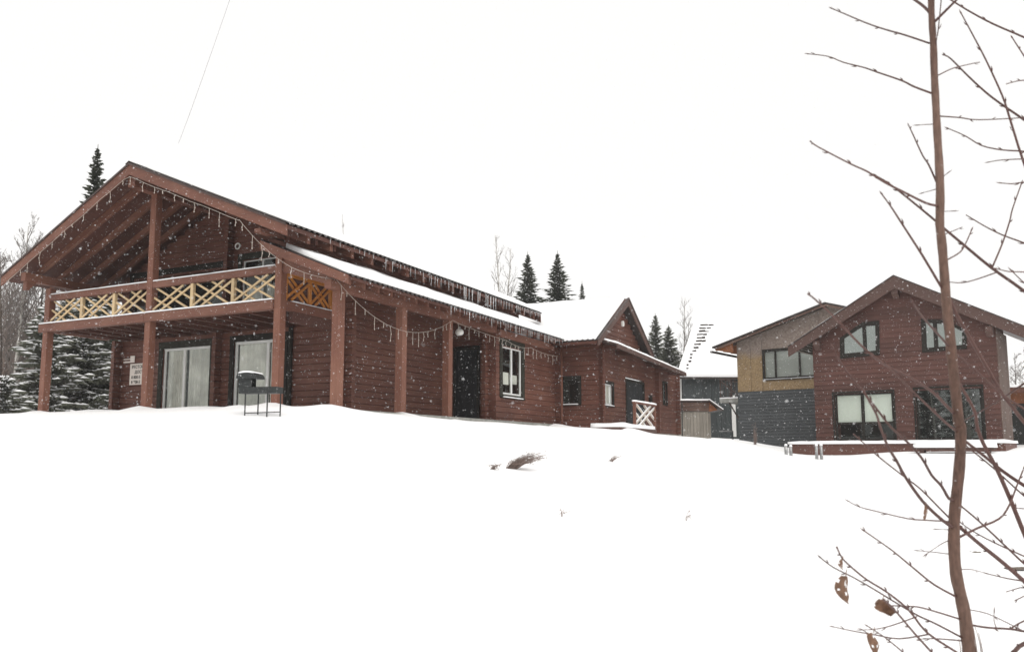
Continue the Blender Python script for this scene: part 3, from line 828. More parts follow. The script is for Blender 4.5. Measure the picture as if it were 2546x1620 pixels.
# ================================================================== things on and around the lodge
def text_mesh(s, size):
    cu = bpy.data.curves.new('t', 'FONT'); cu.body = s; cu.size = size; cu.extrude = .001; cu.offset = size * .03
    ob = bpy.data.objects.new('t', cu); COL.objects.link(ob)
    bpy.context.view_layer.update()
    me = bpy.data.meshes.new_from_object(ob.evaluated_get(bpy.context.evaluated_depsgraph_get()))
    bpy.data.objects.remove(ob); bpy.data.curves.remove(cu)
    return me
def lettering(parent, s, u, v, z, size, mat='ink', face='u', sx=1.0):
    me = text_mesh(s, size); me.materials.clear(); me.materials.append(MATS[mat])
    o = bpy.data.objects.new('lettering', me); COL.objects.link(o); o.parent = parent
    o.location = (u, v, z); o.rotation_euler = (math.pi / 2, 0, 0); o.scale = (sx, 1, 1)
    return o
# notice board and arrow sign on the front wall
p = lw(-8.02, WF - .03, 1.02)
sb = tag(empty('notice_board', p, LA), 'white notice board with four dark lines of text on the log wall', 'sign')
box('board', 'sign_face', sb, 0, .95, 0, .02, 0, .66, c=.003)
for s, z, u in (('РЕСТОРАН', .51, .08), ('ДОСТАВКА', .35, .22), ('8 800-5', .19, .08), ('8 908-5', .04, .08)):
    lettering(sb, s, u, -.002, z, .13)
p = lw(-8.34, WF - .03, 1.72)
ar = tag(empty('direction_sign', p, LA), 'small pale two-bar plate on the logs above the notice board', 'sign')
box('bar', 'sign_face', ar, 0, .5, 0, .015, 0, .05, c=.003)
box('bar', 'sign_face', ar, 0, .30, 0, .015, .1, .13, c=.003)
box('plate', 'sign_face', ar, .305, .5, 0, .015, .055, .21, c=.003)
# round lamp / vent on the upper wall, balcony lamp, porch lamp
def lamp(name, loc, lab, r, body):
    o = tag(empty(name, loc, LA), lab, 'lamp'); body(o, r); return o
def ring(o, r):
    m = MB(); n = 20
    m.tube([(r * math.cos(2 * math.pi * i / n), -.03, r * math.sin(2 * math.pi * i / n)) for i in range(n + 1)], .022, 6); m.build('rim', 'lamp_glass', o, smooth=True)
    m = MB(); m.tube([(0, -.0, 0), (0, -.03, 0)], r * .95, 16); m.build('backplate', 'brown_fascia', o)
lamp('wall_lamp', lw(-3.78 + .1, WF, 4.96), 'round wall lamp with a white rim high under the balcony roof', .085, ring)
def globe(o, r):
    m = MB(); pr = [(0, -.11, .25), (.35, -.10, .6), (.8, -.05, .9), (1, 0, 1), (.8, .06, .85), (.4, .1, .5)]
    zz = [.0, -.03, -.08, -.13, -.18, -.21]; rr = [.03, .10, .13, .135, .11, .06]
    m.tube([(0, 0, z) for z in zz], rr, 16); m.build('glass_bowl', 'lamp_glass', o, smooth=True)
    m = MB(); m.tube([(0, 0, .06), (0, 0, -.01)], [.05, .05], 10); m.build('socket', 'steel', o)
lamp('porch_lamp', lw(1.45, 6.55, 2.72), 'frosted round porch lamp beside the third porch post', .1, globe)
def spot(o, r):
    m = MB(); m.tube([(0, 0, .12), (0, -.02, 0)], .012, 6); m.build('arm', 'steel', o)
    m = MB(); m.tube([(-.02, 0, .02), (-.02, -.10, -.05), (-.02, -.16, -.08)], [.05, .075, .08], 12); m.tube([(.08, .02, .0), (.1, -.05, -.05)], [.045, .06], 12); m.build('reflector', 'lamp_glass', o, smooth=True)
lamp('twin_spotlight', lw(1.72, .1, 2.95), 'small white twin spotlight beside the orange side railing', .1, spot)
# light strings
def garland(name, label, pts, drops, group=None):
    root = empty(name, pts[0]); tag(root, label, 'string lights', group)
    base = Vector(pts[0]); q = [Vector(p) - base for p in pts]
    MB().tube(q, .0045, 5).build('wire', 'wire', root)
    # arc length param
    L_ = [0]
    for a, b in zip(q[:-1], q[1:]): L_.append(L_[-1] + (b - a).length)
    def pos(s):
        for i in range(len(q) - 1):
            if s <= L_[i + 1]: return q[i].lerp(q[i + 1], (s - L_[i]) / max(1e-6, L_[i + 1] - L_[i]))
        return q[-1]
    rr = random.Random(len(pts)); s = .15
    while s < L_[-1]:
        p = pos(s); l = rr.choice((.1, .16, .24, .34)) * rr.uniform(.8, 1.15); m = MB()
        dx = rr.uniform(-.03, .03)
        pp = [p, p + Vector((dx, 0, -l * .5)), p + Vector((dx * .3, 0, -l))]
        m.tube(pp, .006, 4)
        for t in (.55, 1.0):
            c = p + Vector((dx * (1 if t < 1 else .3), 0, -l * t)); m.tube([c + Vector((0, 0, .018)), c, c - Vector((0, 0, .02))], [.006, .016, .004], 6)
        m.build('light_drop', 'wire', root); s += rr.uniform(*drops)
    return root
def gpt(u): return lw(u, -OV - .04, roof_z(u) - .36 - .03 * abs(math.sin(u * 2.3)))
pts = [gpt(-9.3 + .25 * k) for k in range(21)] + [gpt(u) for u in (-4.35, -4.1, -3.7, -3.3, -2.9, -2.5, -2.0, -1.6, -1.1, -.7, -.35)]
garland('string_lights', 'icicle light string along the big gable rake of the balcony', pts, (.32, .62))
def cat(a, b, sag, n=12):
    a, b = Vector(a), Vector(b); return [a.lerp(b, i / n) - Vector((0, 0, sag * 4 * (i / n) * (1 - i / n))) for i in range(n + 1)]
c1 = cat(lw(-.35, -OV - .04, roof_z(-.35) - .36), lw(.95, -.45, 3.28), .12, 8) + cat(lw(.95, -.45, 3.28), lw(2.02, -.15, 2.96), .05, 6)[1:] + cat(lw(2.02, -.15, 2.96), lw(2.10, 5.05, 2.72), .74, 18)[1:] + \
     cat(lw(2.10, 5.05, 2.70), lw(2.25, 8.2, 2.50), .03, 8)[1:] + cat(lw(2.25, 8.2, 2.5), lw(2.3, 9.9, 2.46), .09, 5)[1:] + cat(lw(2.3, 9.9, 2.46), lw(2.3, 12.2, 2.40), .06, 8)[1:]
garland('string_lights', 'light string swagged between the side porch posts and along the eave', c1, (.2, .42))
# overhead cable
a, b = at(585, -40, 9.0), at(444, 356, 24)
b = Vector((b.x, b.y, b.z))
m = MB(); m.tube([p - a for p in cat(a, b, .05, 10)], [.0035 + .0004 * i for i in range(11)], 5)
cb = m.build('overhead_cable', 'cable'); cb.location = a
tag(cb, 'thin grey cable running up into the white sky', 'cable')
# grill: firebox with a raised hood at its left, four legs and a foot rail
gd_ = 14.0
while True:
    gp = at(653, 1033, gd_)
    if gp.z <= gz(gp.x, gp.y) or gd_ > 19: break
    gd_ += .05
gp = at(645, 1033, gd_); gp.z = gz(gp.x, gp.y)
gr = tag(empty('grill', gp, LA * .4), 'black steel charcoal grill with a snow-capped hood on thin legs', 'grill')
sx = gd_ / F_
def gq(x, y): return ((x - 645) * sx, (1031 - y) * sx)
m = MB()
fb0, fb1 = gq(596, 978)[0], gq(698, 978)[0]
zb, zt = gq(0, 977)[1], gq(0, 961)[1]
m.cbox(fb0, fb1, -.14, -.125, zb, zt); m.cbox(fb0, fb1, .125, .14, zb, zt); m.cbox(fb0, fb0 + .015, -.125, .125, zb, zt); m.cbox(fb1 - .015, fb1, -.125, .125, zb, zt); m.box(fb0, fb1, -.125, .125, zb, zb + .012)
m.build('firebox', 'iron', gr)
x0, x1 = gq(595, 0)[0], gq(630, 0)[0]; z1 = gq(0, 934)[1]
m = MB(); m.cbox(x0, x0 + .012, -.14, .14, zt - .01, z1); m.cbox(x0, x1 - .05, .128, .142, zt - .01, z1); m.cbox(x0 + .012, x1, -.142, -.128, zt - .01, z1 - .0)
m.build('oven_stand', 'iron', gr)
m = MB(); xc, hw = (x0 + x1 + .08) / 2, (x1 + .08 - x0) / 2 + .03; n = 10
pr = [(xc + hw * math.cos(math.pi * i / n), z1 + .07 * math.sin(math.pi * i / n)) for i in range(n + 1)]
m.prism(pr + [(xc - hw, z1 - .05), (xc + hw, z1 - .05)], 1, -.19, .19); hd = m.build('hood', 'iron', gr)
pr = [(xc + hw * .85 * math.cos(math.pi * i / n), z1 + .06 + .045 * math.sin(math.pi * i / n)) for i in range(n + 1)]
MB().prism(pr, 1, -.185, .185).build('hood_snow', 'snow', hd, smooth=False)
for x, y in ((612, -.1), (634, .1), (671, -.1), (694, .1)):
    lx = gq(x, 0)[0]
    MB().cbox(lx - .011, lx + .011, y - .011, y + .011, -.25, zb, c=.003).build('leg', 'iron', gr)
za = gq(0, 1030)[1] + .035
MB().bar((gq(612, 0)[0], -.1, za), (gq(694, 0)[0], .1, za + .03), .018, .018).build('foot_rail', 'iron', gr)

# ================================================================== brown timber house on the right
rh = tag(empty('timber_house', RP, RB), 'two-storey dark brown plank house with trapezoid upper windows on the right', 'house')
RW_, RAU, RAZ, RSL, ROV = 6.88, 3.50, 6.52, .568, .35
def rz_(u): return RAZ - RSL * abs(u - RAU)
rf = box('front_wall', 'brown_plank', rh, .02, RW_ - .02, .05, .16, -.3, -.06)
holes = [(.80, 3.14, -.1, 1.95), (3.95, 6.28, -.1, 2.0), (1.26, 2.66, 3.5, 4.74), (4.40, 5.80, 3.5, 4.6)]
courses(rf, 'u', 0.0, RW_, 0.0, -1, -.06, 6.2, .198, holes=holes, mat='brown_plank', kind='plank', name='plank', t=.1, lim=lambda z: (RAU - (RAZ - .3 - z) / RSL, RAU + (RAZ - .3 - z) / RSL))
# lower windows
window(rh, 'u', -.0, .80, 3.14, -.02, 1.94, mulls=(1.92,), trans=(.70,), frame='dark_frame', trim='dark_frame', tw=.06, fw=.09, glass='glass', sill=False, curtain=[(.9, 1.86, .72, 1.9, 'blind'), (1.98, 3.06, .72, 1.9, 'blind')], label='wide lower window with white blinds drawn half way')
window(rh, 'u', -.0, 3.95, 6.28, -.02, 1.98, mulls=(5.3,), frame='dark_frame', trim='dark_frame', tw=.06, fw=.09, glass='dark_glass', sill=False, label='lower window mirroring bare trees, behind the sapling trunk')
# upper windows with a sloping head
def trap(name, poly, mulls, label):
    cx_, cz_ = sum(p[0] for p in poly) / len(poly), sum(p[1] for p in poly) / len(poly)
    def grow(k): return [(cx_ + (a - cx_) * k[0], cz_ + (b - cz_) * k[1]) for a, b in poly]
    out, inn = grow((1.12, 1.16)), grow((.9, .86)); m = MB(); n = len(poly)
    vs = [(a, -.035, b) for a, b in out] + [(a, -.035, b) for a, b in inn] + [(a, .04, b) for a, b in out] + [(a, .04, b) for a, b in inn]
    m.add(vs, [(i, (i + 1) % n, n + (i + 1) % n, n + i) for i in range(n)] + [(i, 2 * n + i, 2 * n + (i + 1) % n, (i + 1) % n) for i in range(n)] + [(n + i, n + (i + 1) % n, 3 * n + (i + 1) % n, 3 * n + i) for i in range(n)])
    w_ = m.build(name, 'dark_frame', rh); w_['label'] = label
    MB().prism(grow((.93, .9)), 1, .015, .022).build('pane', 'mirror_glass', w_)
    MB().prism(grow((.95, .93)), 1, .028, .034).build('blind', 'blind', w_)
    MB().box(min(p[0] for p in poly) - .1, max(p[0] for p in poly) + .1, .04, .06, 3.4, 4.85).build('backing', 'brown_plank', w_)
    for a in mulls:
        zs = [q[1] for q in poly]; MB().cbox(a - .07, a + .07, -.03, .012, min(zs) + .05, max(zs) - .06).build('mullion', 'dark_frame', w_)
trap('window', [(1.24, 3.50), (2.64, 3.54), (2.68, 4.74), (2.10, 4.74), (1.26, 4.24)], (2.16,), 'left upper window with a sloping head')
trap('window', [(4.40, 3.50), (5.80, 3.52), (5.82, 4.12), (5.3, 4.5), (4.42, 4.66)], (4.82, 5.42), 'right upper window with a sloping head behind the trunk')
# side pier of grey boards, body behind
pr_ = box('side_wall', 'brown_plank', rh, RW_ - .16, RW_ - .02, .2, 2.0, -.4, 3.9)
for k in range(11): box('grey_plank', 'pier_board', pr_, RW_ - .018, RW_ + .02, .0 + k * .182, .175 + k * .182, -.4, 4.05)
MB().prism([(.1, 2.0), (6.80, 2.0), (5.75, 9.0), (.1, 9.0)], 2, -.4, 4.2).build('body_wall', 'brown_plank', rh)
MB().prism([(.1, 3.9), (6.75, 3.9), (6.75, rz_(6.75) - .12), (RAU, RAZ - .12), (.1, rz_(.1) - .12)], 1, .4, 2.0).build('attic', 'brown_plank', rh)
MB().prism([(.1, 4.2), (5.7, 4.2), (5.7, rz_(5.7) - .12), (RAU, RAZ - .12), (.1, rz_(.1) - .12)], 1, 2.0, 9.0).build('attic', 'brown_plank', rh)
for s_ in (-1, 1):
    e = RAU + s_ * (4.42 if s_ < 0 else 4.55); zt = rz_(e)
    rr_ = MB().prism([(RAU, RAZ + .0), (e, zt + .0), (e, zt - .10), (RAU, RAZ - .10)], 1, -ROV + .05, 13.5 if s_ > 0 else 9.3).build('roof', 'tile_brown', rh)
    MB().prism([(RAU, RAZ + .01), (e, zt + .01), (e, zt - .42), (RAU, RAZ - .50)], 1, -ROV - .02, -ROV + .045).build('fascia', 'brown_fascia', rr_)
    MB().prism([(RAU, RAZ + .05), (e, zt + .05), (e, zt + .012), (RAU, RAZ + .012)], 1, -ROV - .05, -ROV + .0).build('verge_trim', 'tile', rr_)
    if s_ < 0:
        blanket('snow_cover', rr_, (RAU - .9, -ROV + .0, rz_(RAU - .9) + .03), (RAU - .9, 9.2, rz_(RAU - .9) + .03), (e + .03, 9.2, zt + .05), (e + .03, -ROV + .0, zt + .05), .06, 30, 14, 4)
    else:
        blanket('snow_cover', rr_, (e - .1, .0, zt + .08), (e - .1, 9.2, zt + .08), (RAU + .1, 9.2, RAZ), (RAU + .1, 0.3, RAZ), .08, 30, 14, 4)
    # slatted underside of the eave: boards running back along the house
    for k in range(7):
        t = (k + .5) / 7; w0 = -.02 if s_ < 0 else RW_ + .05; uu = w0 + (e - .06 * s_ - w0) * t
        MB().bar((uu, -ROV + .06, rz_(uu) - .16), (uu, 9.2 if s_ < 0 else 13.3, rz_(uu) - .16), .095, .03, (0, 0, 1)).build('slat', 'grey_board' if s_ < 0 else 'pier_board', rr_)
for u in (.14, RAU - .14, RW_ - .3):
    z = (rz_(u + .14) if abs(u + .14 - RAU) > .5 else RAZ) - .50
    MB().prism([(-ROV + .05, z), (.1, z), (.1, z - .38), (-ROV + .28, z - .38), (-ROV + .05, z - .2)], 0, u, u + .24).build('bracket', 'brown_fascia', rh)
# terrace
tr_ = box('terrace', 'terrace_board', rh, -.25, 7.3, -2.2, .0, -.75, -.16, c=.01)
blanket('terrace_snow', tr_, (-.35, -2.28, -.16), (7.35, -2.28, -.16), (7.35, .02, -.16), (-.35, .02, -.16), .12, 60, 12, 3)
# low bench buried in snow at the end of the terrace
b0 = rw(4.6, -3.1); b0.z = gz(b0.x, b0.y)
bn = tag(empty('bench', b0, RB), 'low plank bench under thick snow in front of the terrace', 'bench')
box('seat', 'brown_fascia', bn, 0, 2.5, 0, .42, .12, .2)
for u in (.15, 2.2): box('leg', 'brown_fascia', bn, u, u + .15, .05, .37, -.2, .119)
blanket('seat_snow', bn, (-.04, -.04, .2), (2.54, -.04, .2), (2.54, .46, .2), (-.04, .46, .2), .17, 24, 8, 8)

# ================================================================== unfinished house with OSB upper floor
HB = RB
h2p = at(1838, 1103, 42.0)
h2 = tag(empty('unfinished_house', h2p, HB), 'half-clad house with OSB upper storey and dark grey planks below', 'house')
lo = box('lower_wall', 'dark_plank', h2, .1, 7.0, .05, .2, -.6, -.3)
courses(lo, 'u', 0, 7.2, 0, -1, -.3, 2.62, .152, mat='dark_plank', kind='plank', name='plank', t=.08)
up_ = MB().prism([(.12, 2.62), (7.0, 2.62), (7.0, 6.0), (4.78, 6.55), (.12, 5.25)], 1, .09, .2).build('upper_wall', 'osb', h2)
def h2top(u): return (5.16 + (u + .0) * .283) if u < 4.78 else 6.51 - (u - 4.78) * .32
for a, b, zb_, flat in ((.05, .72, 2.63, 0), (.74, 1.33, 2.63, 0), (1.35, 3.9, 2.63, 3.1), (1.35, 4.2, 4.68, 0), (4.22, 7.0, 2.63, 0)):
    poly = [(a, zb_), (b, zb_), (b, flat or h2top(b)), (a, flat or h2top(a))]
    if not flat and a < 4.78 < b: poly = [(a, zb_), (b, zb_), (b, h2top(b)), (4.78, h2top(4.78)), (a, h2top(a))]
    MB().prism(poly, 1, .05, .088).build('osb_sheet', 'osb', up_)
window(h2, 'u', .05, 1.42, 4.15, 3.2, 4.62, mulls=(2.05, 3.26), frame='dark_frame', trim='dark_frame', tw=.06, fw=.07, glass='glass', setin=-.085, curtain=[(1.5, 4.08, 3.28, 4.56, 'grey_reflection')], label='three-part window of the OSB storey')  # grey sheet added behind the panes in place of their sky reflection
MB().box(-.02, .1, .1, 8, 2.6, 5.2).build('side_wall', 'osb', h2)
MB().box(-.02, .1, .1, 8, -.6, 2.6).build('lower_side_wall', 'red_log', h2)
E_L = -1.05
rr_ = MB().prism([(E_L, 4.98), (4.78, 6.64), (4.78, 6.56), (E_L, 4.90)], 1, -.6, 8.2).build('roof', 'tile', h2)
MB().prism([(4.78, 6.64), (9.0, 5.29), (9.0, 5.21), (4.78, 6.56)], 1, -.6, 8.2).build('roof', 'tile', h2)
for a, b, c, d_ in ((E_L, 4.89, 4.78, 6.55),):
    MB().prism([(a + .1, b - .0), (c, d_ - .0), (c, d_ - .09), (a + .35, b - .03)], 1, -.55, -.5).build('fascia', 'bark', rr_)
MB().prism([(4.79, 6.55), (9.0, 5.2), (9, 5.1), (4.79, 6.45)], 1, -.55, -.5).build('fascia', 'bark', rr_)
for k in range(9):
    v = -.4 + k * .9
    MB().prism([(E_L + .08, 4.90), (.0, 5.19), (.0, 4.62), (E_L + .08, 4.80)], 1, v, v + .06).build('rafter_end', 'orange_soffit', rr_)
MB().bar((E_L - .05, -.6, 4.72), (E_L - .05, 8, 4.72), .12, .1).build('gutter', 'tile', rr_)
for k in range(7): MB().bar((E_L + .12 + k * .14, -.35, 4.86 + k * .03 - .0), (E_L + .12 + k * .14, -.30, 4.86 + k * .03 - .11), .05, .05).build('snow_lump', 'snow', rr_)
# side balcony: slab, railing and strut
bl = box('side_balcony', 'slab', h2, -1.25, .0, .5, 3.4, 2.15, 2.36)
m = MB()
for u, v in ((-1.2, .55), (-.62, .55), (-.06, .55), (-1.2, 1.9), (-1.2, 3.3)): m.cbox(u - .03, u + .03, v - .03, v + .03, 2.36, 3.34, c=.004)
m.cbox(-1.24, .0, .51, .59, 3.34, 3.42); m.cbox(-1.24, -1.16, .59, 3.35, 3.34, 3.42)
m.build('balcony_railing', 'tile_brown', bl)
for k in range(6): MB().cbox(-1.08 + k * .17, -1.05 + k * .17, .54, .56, 2.36, 3.34, c=.003).build('baluster', 'tile_brown', bl)
MB().bar((-.1, .7, .95), (-.8, .7, 2.14), .06, .06).build('strut', 'tile_brown', bl)
MB().bar((-1.2, .55, 3.3), (-.1, .55, 2.4), .06, .06).build('strut', 'tile_brown', bl)
blanket('balcony_snow', bl, (-1.25, .5, 2.36), (-.02, .5, 2.36), (-.02, 3.4, 2.36), (-1.25, 3.4, 2.36), .07, 8, 14)

# ================================================================== grey board house behind, with the steep snowy roof
h3p = at(1690, 1085, 52.0)
h3 = tag(empty('grey_house', h3p, R(2)), 'dark grey board house with a steep snow-covered roof behind the shed', 'house')
bw = MB().box(.35, 9, .1, 8, -.8, 3.72).build('wall', 'dark_board', h3)
for k in range(24): box('board', 'dark_board', bw, .36 + k * .29, .36 + k * .29 + .27, .06, .098, -.6, 3.70)
MB().box(.0, .3, .4, 8, -.6, 3.7).build('side_panel', 'white_pvc', h3)
dw = box('white_door', 'white_pvc', h3, 3.35, 3.6, -.0, .05, .0, 2.6)
r3 = MB().prism([(-.45, 3.66), (4.6, 11.4), (9.4, 3.66)], 1, .0, 8).build('gable_core', 'dark_board', h3) if False else None
r3 = MB().add([(-.2, -.35, 3.72), (9.4, -.35, 3.72), (9.4, 3.3, 7.75), (2.0, 3.3, 7.75), (-.2, -.35, 3.60), (9.4, -.35, 3.60), (9.4, 3.3, 7.6), (2.0, 3.3, 7.6)],
              [(0, 1, 2, 3), (7, 6, 5, 4), (0, 4, 5, 1), (1, 5, 6, 2), (2, 6, 7, 3), (3, 7, 4, 0)]).build('roof', 'tile', h3)
MB().add([(-.2, -.38, 3.735), (9.4, -.38, 3.735), (9.4, 3.3, 7.79), (2.0, 3.3, 7.79), (-.2, -.38, 3.88), (9.4, -.38, 3.88), (9.4, 3.3, 7.91), (2.0, 3.3, 7.91)],
         [(3, 2, 1, 0), (4, 5, 6, 7), (0, 1, 5, 4), (1, 2, 6, 5), (2, 3, 7, 6), (3, 0, 4, 7)]).build('snow_cover', 'snow', r3)
# bare tile courses showing through the snow near the verge
rr = random.Random(3)
for k in range(14):
    t = .10 + k * .062; v = -.38 + 3.68 * t; z = 3.88 + 4.03 * t
    c = -.2 + 2.2 * t + .5; l = (.22 if k < 5 else .22 + .075 * (k - 4)) * rr.uniform(.75, 1.25)
    for q in range(1 if k < 5 else 2):
        l2 = l * (.62 if q == 0 else .4); c2 = c + rr.uniform(-.05, .05) + q * l * .66; hq = rr.uniform(.05, .13)
        MB().bar((c2, v, z + .01), (c2 + l2, v + rr.uniform(0, .05), z + rr.uniform(.0, .05)), .1, hq).build('bare_tile', 'tile', r3)

# ================================================================== board shed
shp = at(1700, 1085, 43.0); shz_ = shp.z; shp.z = gz(shp.x, shp.y) - .05
shz = (shz_ - shp.z) / 1.13
sd_ = tag(empty('board_shed', shp, R(2)), 'small weathered grey board shed with a snowy edge, left of the dark house', 'shed')
sd_.scale = (1.13, 1.13, 1.13)
c_ = MB().box(-1.2, 1.15, .03, 2.0, -.3, 1.5 + shz).build('wall', 'grey_board', sd_)
x = -1.2
rr = random.Random(8)
while x < 1.15:
    wd_ = rr.uniform(.13, .2); box('board', 'grey_board', c_, x, min(x + wd_ - .01, 1.16), 0, .028, -.3, 1.14 + shz + rr.uniform(-.02, .02)); x += wd_
for k, z in enumerate((1.17, 1.38)): box('header_board', 'bark', c_, -1.25, 1.2, -.05, .028, z + shz, z + shz + .2)
m = MB().add([(1.2, 0, 1.15 + shz), (1.2, 0, 1.60 + shz), (1.62, 0, 1.22 + shz), (1.2, 2, 1.15 + shz), (1.2, 2, 1.6 + shz), (1.62, 2, 1.22 + shz)], [(0, 1, 2), (5, 4, 3), (0, 3, 4, 1), (1, 4, 5, 2), (2, 5, 3, 0)])
m.build('side_cheek', 'orange_soffit', sd_)
ro = MB().box(-1.3, 1.18, -.12, 2.1, 1.6 + shz, 1.66 + shz).build('roof', 'tile_brown', sd_)
MB().bar((1.17, .9, 1.66 + shz), (1.80, .9, 1.20 + shz), 2.2, .05).build('roof_skirt', 'tile_brown', ro)
blanket('snow_cover', ro, (-1.3, -.13, 1.66 + shz), (1.18, -.13, 1.66 + shz), (1.18, 2.1, 1.66 + shz), (-1.3, 2.1, 1.66 + shz), .08, 16, 10)
MB().bar((1.17, .9, 1.715 + shz), (1.82, .9, 1.25 + shz), 2.2, .05).build('skirt_snow', 'snow', ro)
for k in range(3): box('corner_board', 'grey_board', c_, 1.16, 1.3 - .0, .1 + k * .3, .36 + k * .3, -.3, 1.1 + shz)
box('open_frame', 'steel', sd_, 1.75, 2.4, .3, .36, .55, .61); 
box('open_frame_post', 'dark_board', sd_, 2.34, 2.4, .3, .36, -.3, .55)

# orange cabin at the right edge
cbp = at(2560, 1085, 46.0); cbp.z = gz(cbp.x, cbp.y)
cz_ = at(2560, 962, 46).z - cbp.z
cbn = tag(empty('orange_cabin', cbp, R(-34)), 'orange-brown cabin with a dark doorway at the right edge', 'cabin')
wl = MB().box(-1.4, 5, .05, 4, -.4, cz_ - .3).build('wall', 'orange_soffit', cbn)
z = -.3; k = 0
while z < cz_ - .35:
    box('plank', 'orange_soffit', wl, -1.4, -.95, 0, .048, z, z + .17); box('plank', 'orange_soffit', wl, .2, 3, 0, .048, z, z + .17); z += .18
box('doorway', 'room_dark', wl, -.95, .2, .02, .06, -.3, cz_ - .9)
rf_ = MB().box(-1.9, 5.4, -.6, 4.5, cz_ - .3, cz_ - .02).build('roof', 'red_beam', cbn)
blanket('snow_cover', rf_, (-1.95, -.65, cz_ - .02), (5.4, -.65, cz_ - .02), (5.4, 4.5, cz_ - .02), (-1.95, 4.5, cz_ - .02), .16, 14, 10)

# thin rod by the shed
g = at(1697, 1088, 41.0); g.z = gz(g.x, g.y)
MB_ = MB().tube([(0, 0, -.3), (.01, 0, at(1697, 1000, 41.0).z - g.z)], .028, 6).build('marker_rod', 'iron'); MB_.location = g
tag(MB_, 'thin dark rod standing in the snow before the board shed', 'rod')
# steel pipe stubs in the snow, in two pairs
for i, (x0, y0, y1, lab) in enumerate(((1955, 1139, 1108, 'short steel pipe stub, leftmost of four before the grey plank wall'), (1967, 1138, 1110, 'short steel pipe stub, second from the left before the grey plank wall'),
                                       (2031, 1139, 1108, 'short steel pipe stub before the terrace, left of its pair'), (2043, 1143, 1107, 'short steel pipe stub before the terrace, right of its pair'))):
    d = 30.0
    for _ in range(30):
        g = at(x0, y0, d)
        if g.z < gz(g.x, g.y) : break
        d += .35
    g.z = gz(g.x, g.y) - .05
    hgt = max(.3, at(x0, y1, d).z - g.z)
    o = tag(empty('pipe_stub', g), lab, 'pipe', 'steel pipe stubs standing in the snow')
    MB().tube([(0, 0, -.2), (0, 0, hgt)], .055, 10).build('pipe', 'steel', o, smooth=True)
    MB().tube([(0, 0, hgt + .0), (0, 0, hgt + .05), (0, 0, hgt + .08)], [.058, .05, .02], 10).build('snow_cap', 'snow', o, smooth=True)

# ================================================================== dry plants and stones in the snow
def on_ground(x, y):
    d = 5.0
    while d < 45:
        g = at(x, y, d)
        if g.z <= gz(g.x, g.y): break
        d += .1
    return Vector((g.x, g.y, gz(g.x, g.y))), d
def clump(name, label, x, y, wpx, hpx, n, lean, seed, mat='dry_grass'):
    g, d = on_ground(x, y); s = d / F_; rr = random.Random(seed)
    m = MB()
    for k in range(n):
        t = rr.random(); L_ = hpx * s * rr.uniform(.4, 1.05); bx = (rr.random() - .3) * wpx * s * .25
        tip = Vector((bx + lean * L_ * rr.uniform(.9, 2.6) + rr.gauss(0, .03), rr.gauss(0, .10), L_ * rr.uniform(.5, 1)))
        mid = Vector((bx + (tip.x - bx) * .45, tip.y * .4, tip.z * .65))
        m.tube([(bx, 0, -.04), mid, tip], [.005, .0032, .0016], 3)
        for q in range(rr.randint(1, 4)):
            u_ = rr.uniform(.4, 1); p = Vector((bx, 0, 0)).lerp(tip, u_); e = p + Vector((rr.gauss(0, .05), rr.gauss(0, .05), rr.uniform(-.05, .05)))
            m.tube([p, e], [.004, .002], 3)
    o = m.build(name, mat); o.location = g
    return tag(o, label, 'dry plant')
clump('dry_grass', 'brown dry grass tuft leaning right out of the snow slope', 1262, 1164, 100, 40, 90, .95, 1)
clump('dry_weed', 'small grey weed arc left of the brown grass tuft', 1222, 1165, 40, 14, 14, .6, 2)
clump('dry_weed', 'tiny grey weed tip right of the grass tuft', 1516, 1146, 22, 16, 12, .5, 3)
clump('dry_weed', 'tiny weed poking through the middle of the snow field', 1395, 1280, 10, 26, 3, .05, 4)
clump('dry_weed', 'faint weed stalks in the snow between tuft and sapling', 1704, 1290, 12, 30, 2, .05, 5)
clump('dry_shrub', 'reddish dry shrub against the dark plank wall', 1876, 1104, 26, 60, 40, .02, 6)
clump('dry_shrub', 'thin dry shrub right of the reddish one by the dark wall', 1965, 1110, 20, 70, 16, .02, 7)
def stone(x, y, wpx, lab, seed):
    g, d = on_ground(x, y); s = d / F_; rr = random.Random(seed); m = MB(); n, k = 10, 5
    for i in range(k):
        ph = math.pi * .5 * i / (k - 1)
        for j in range(n):
            th = 2 * math.pi * j / n; q = .8 + .35 * nz(math.cos(th) + seed, math.sin(th), i * .4, 1.5)
            m.v.append((wpx * s * .5 * math.cos(ph) * math.cos(th) * q, wpx * s * .3 * math.cos(ph) * math.sin(th) * q, wpx * s * .12 * math.sin(ph) * q - .01))
    for i in range(k - 1):
        for j in range(n): m.f.append((i * n + j, i * n + (j + 1) % n, (i + 1) * n + (j + 1) % n, (i + 1) * n + j))
    o = m.build('stone', 'soil', smooth=True); o.location = g; tag(o, lab, 'stone')
    top = wpx * s * .12
    sn = MB()
    for v_ in m.v: sn.v.append((v_[0] * .82, v_[1] * .82 + .01, v_[2] * 1.25 + .012))
    sn.f = list(m.f); sn.build('snow_cap', 'snow', o, smooth=True)
stone(2424, 1374, 44, 'flat dark stone showing through the snow right of the trunk', 2)
stone(2478, 1370, 22, 'smaller dark stone right of the flat stone', 5)
stone(2525, 1412, 70, 'bare earthy hollow edge at the right frame edge', 8)

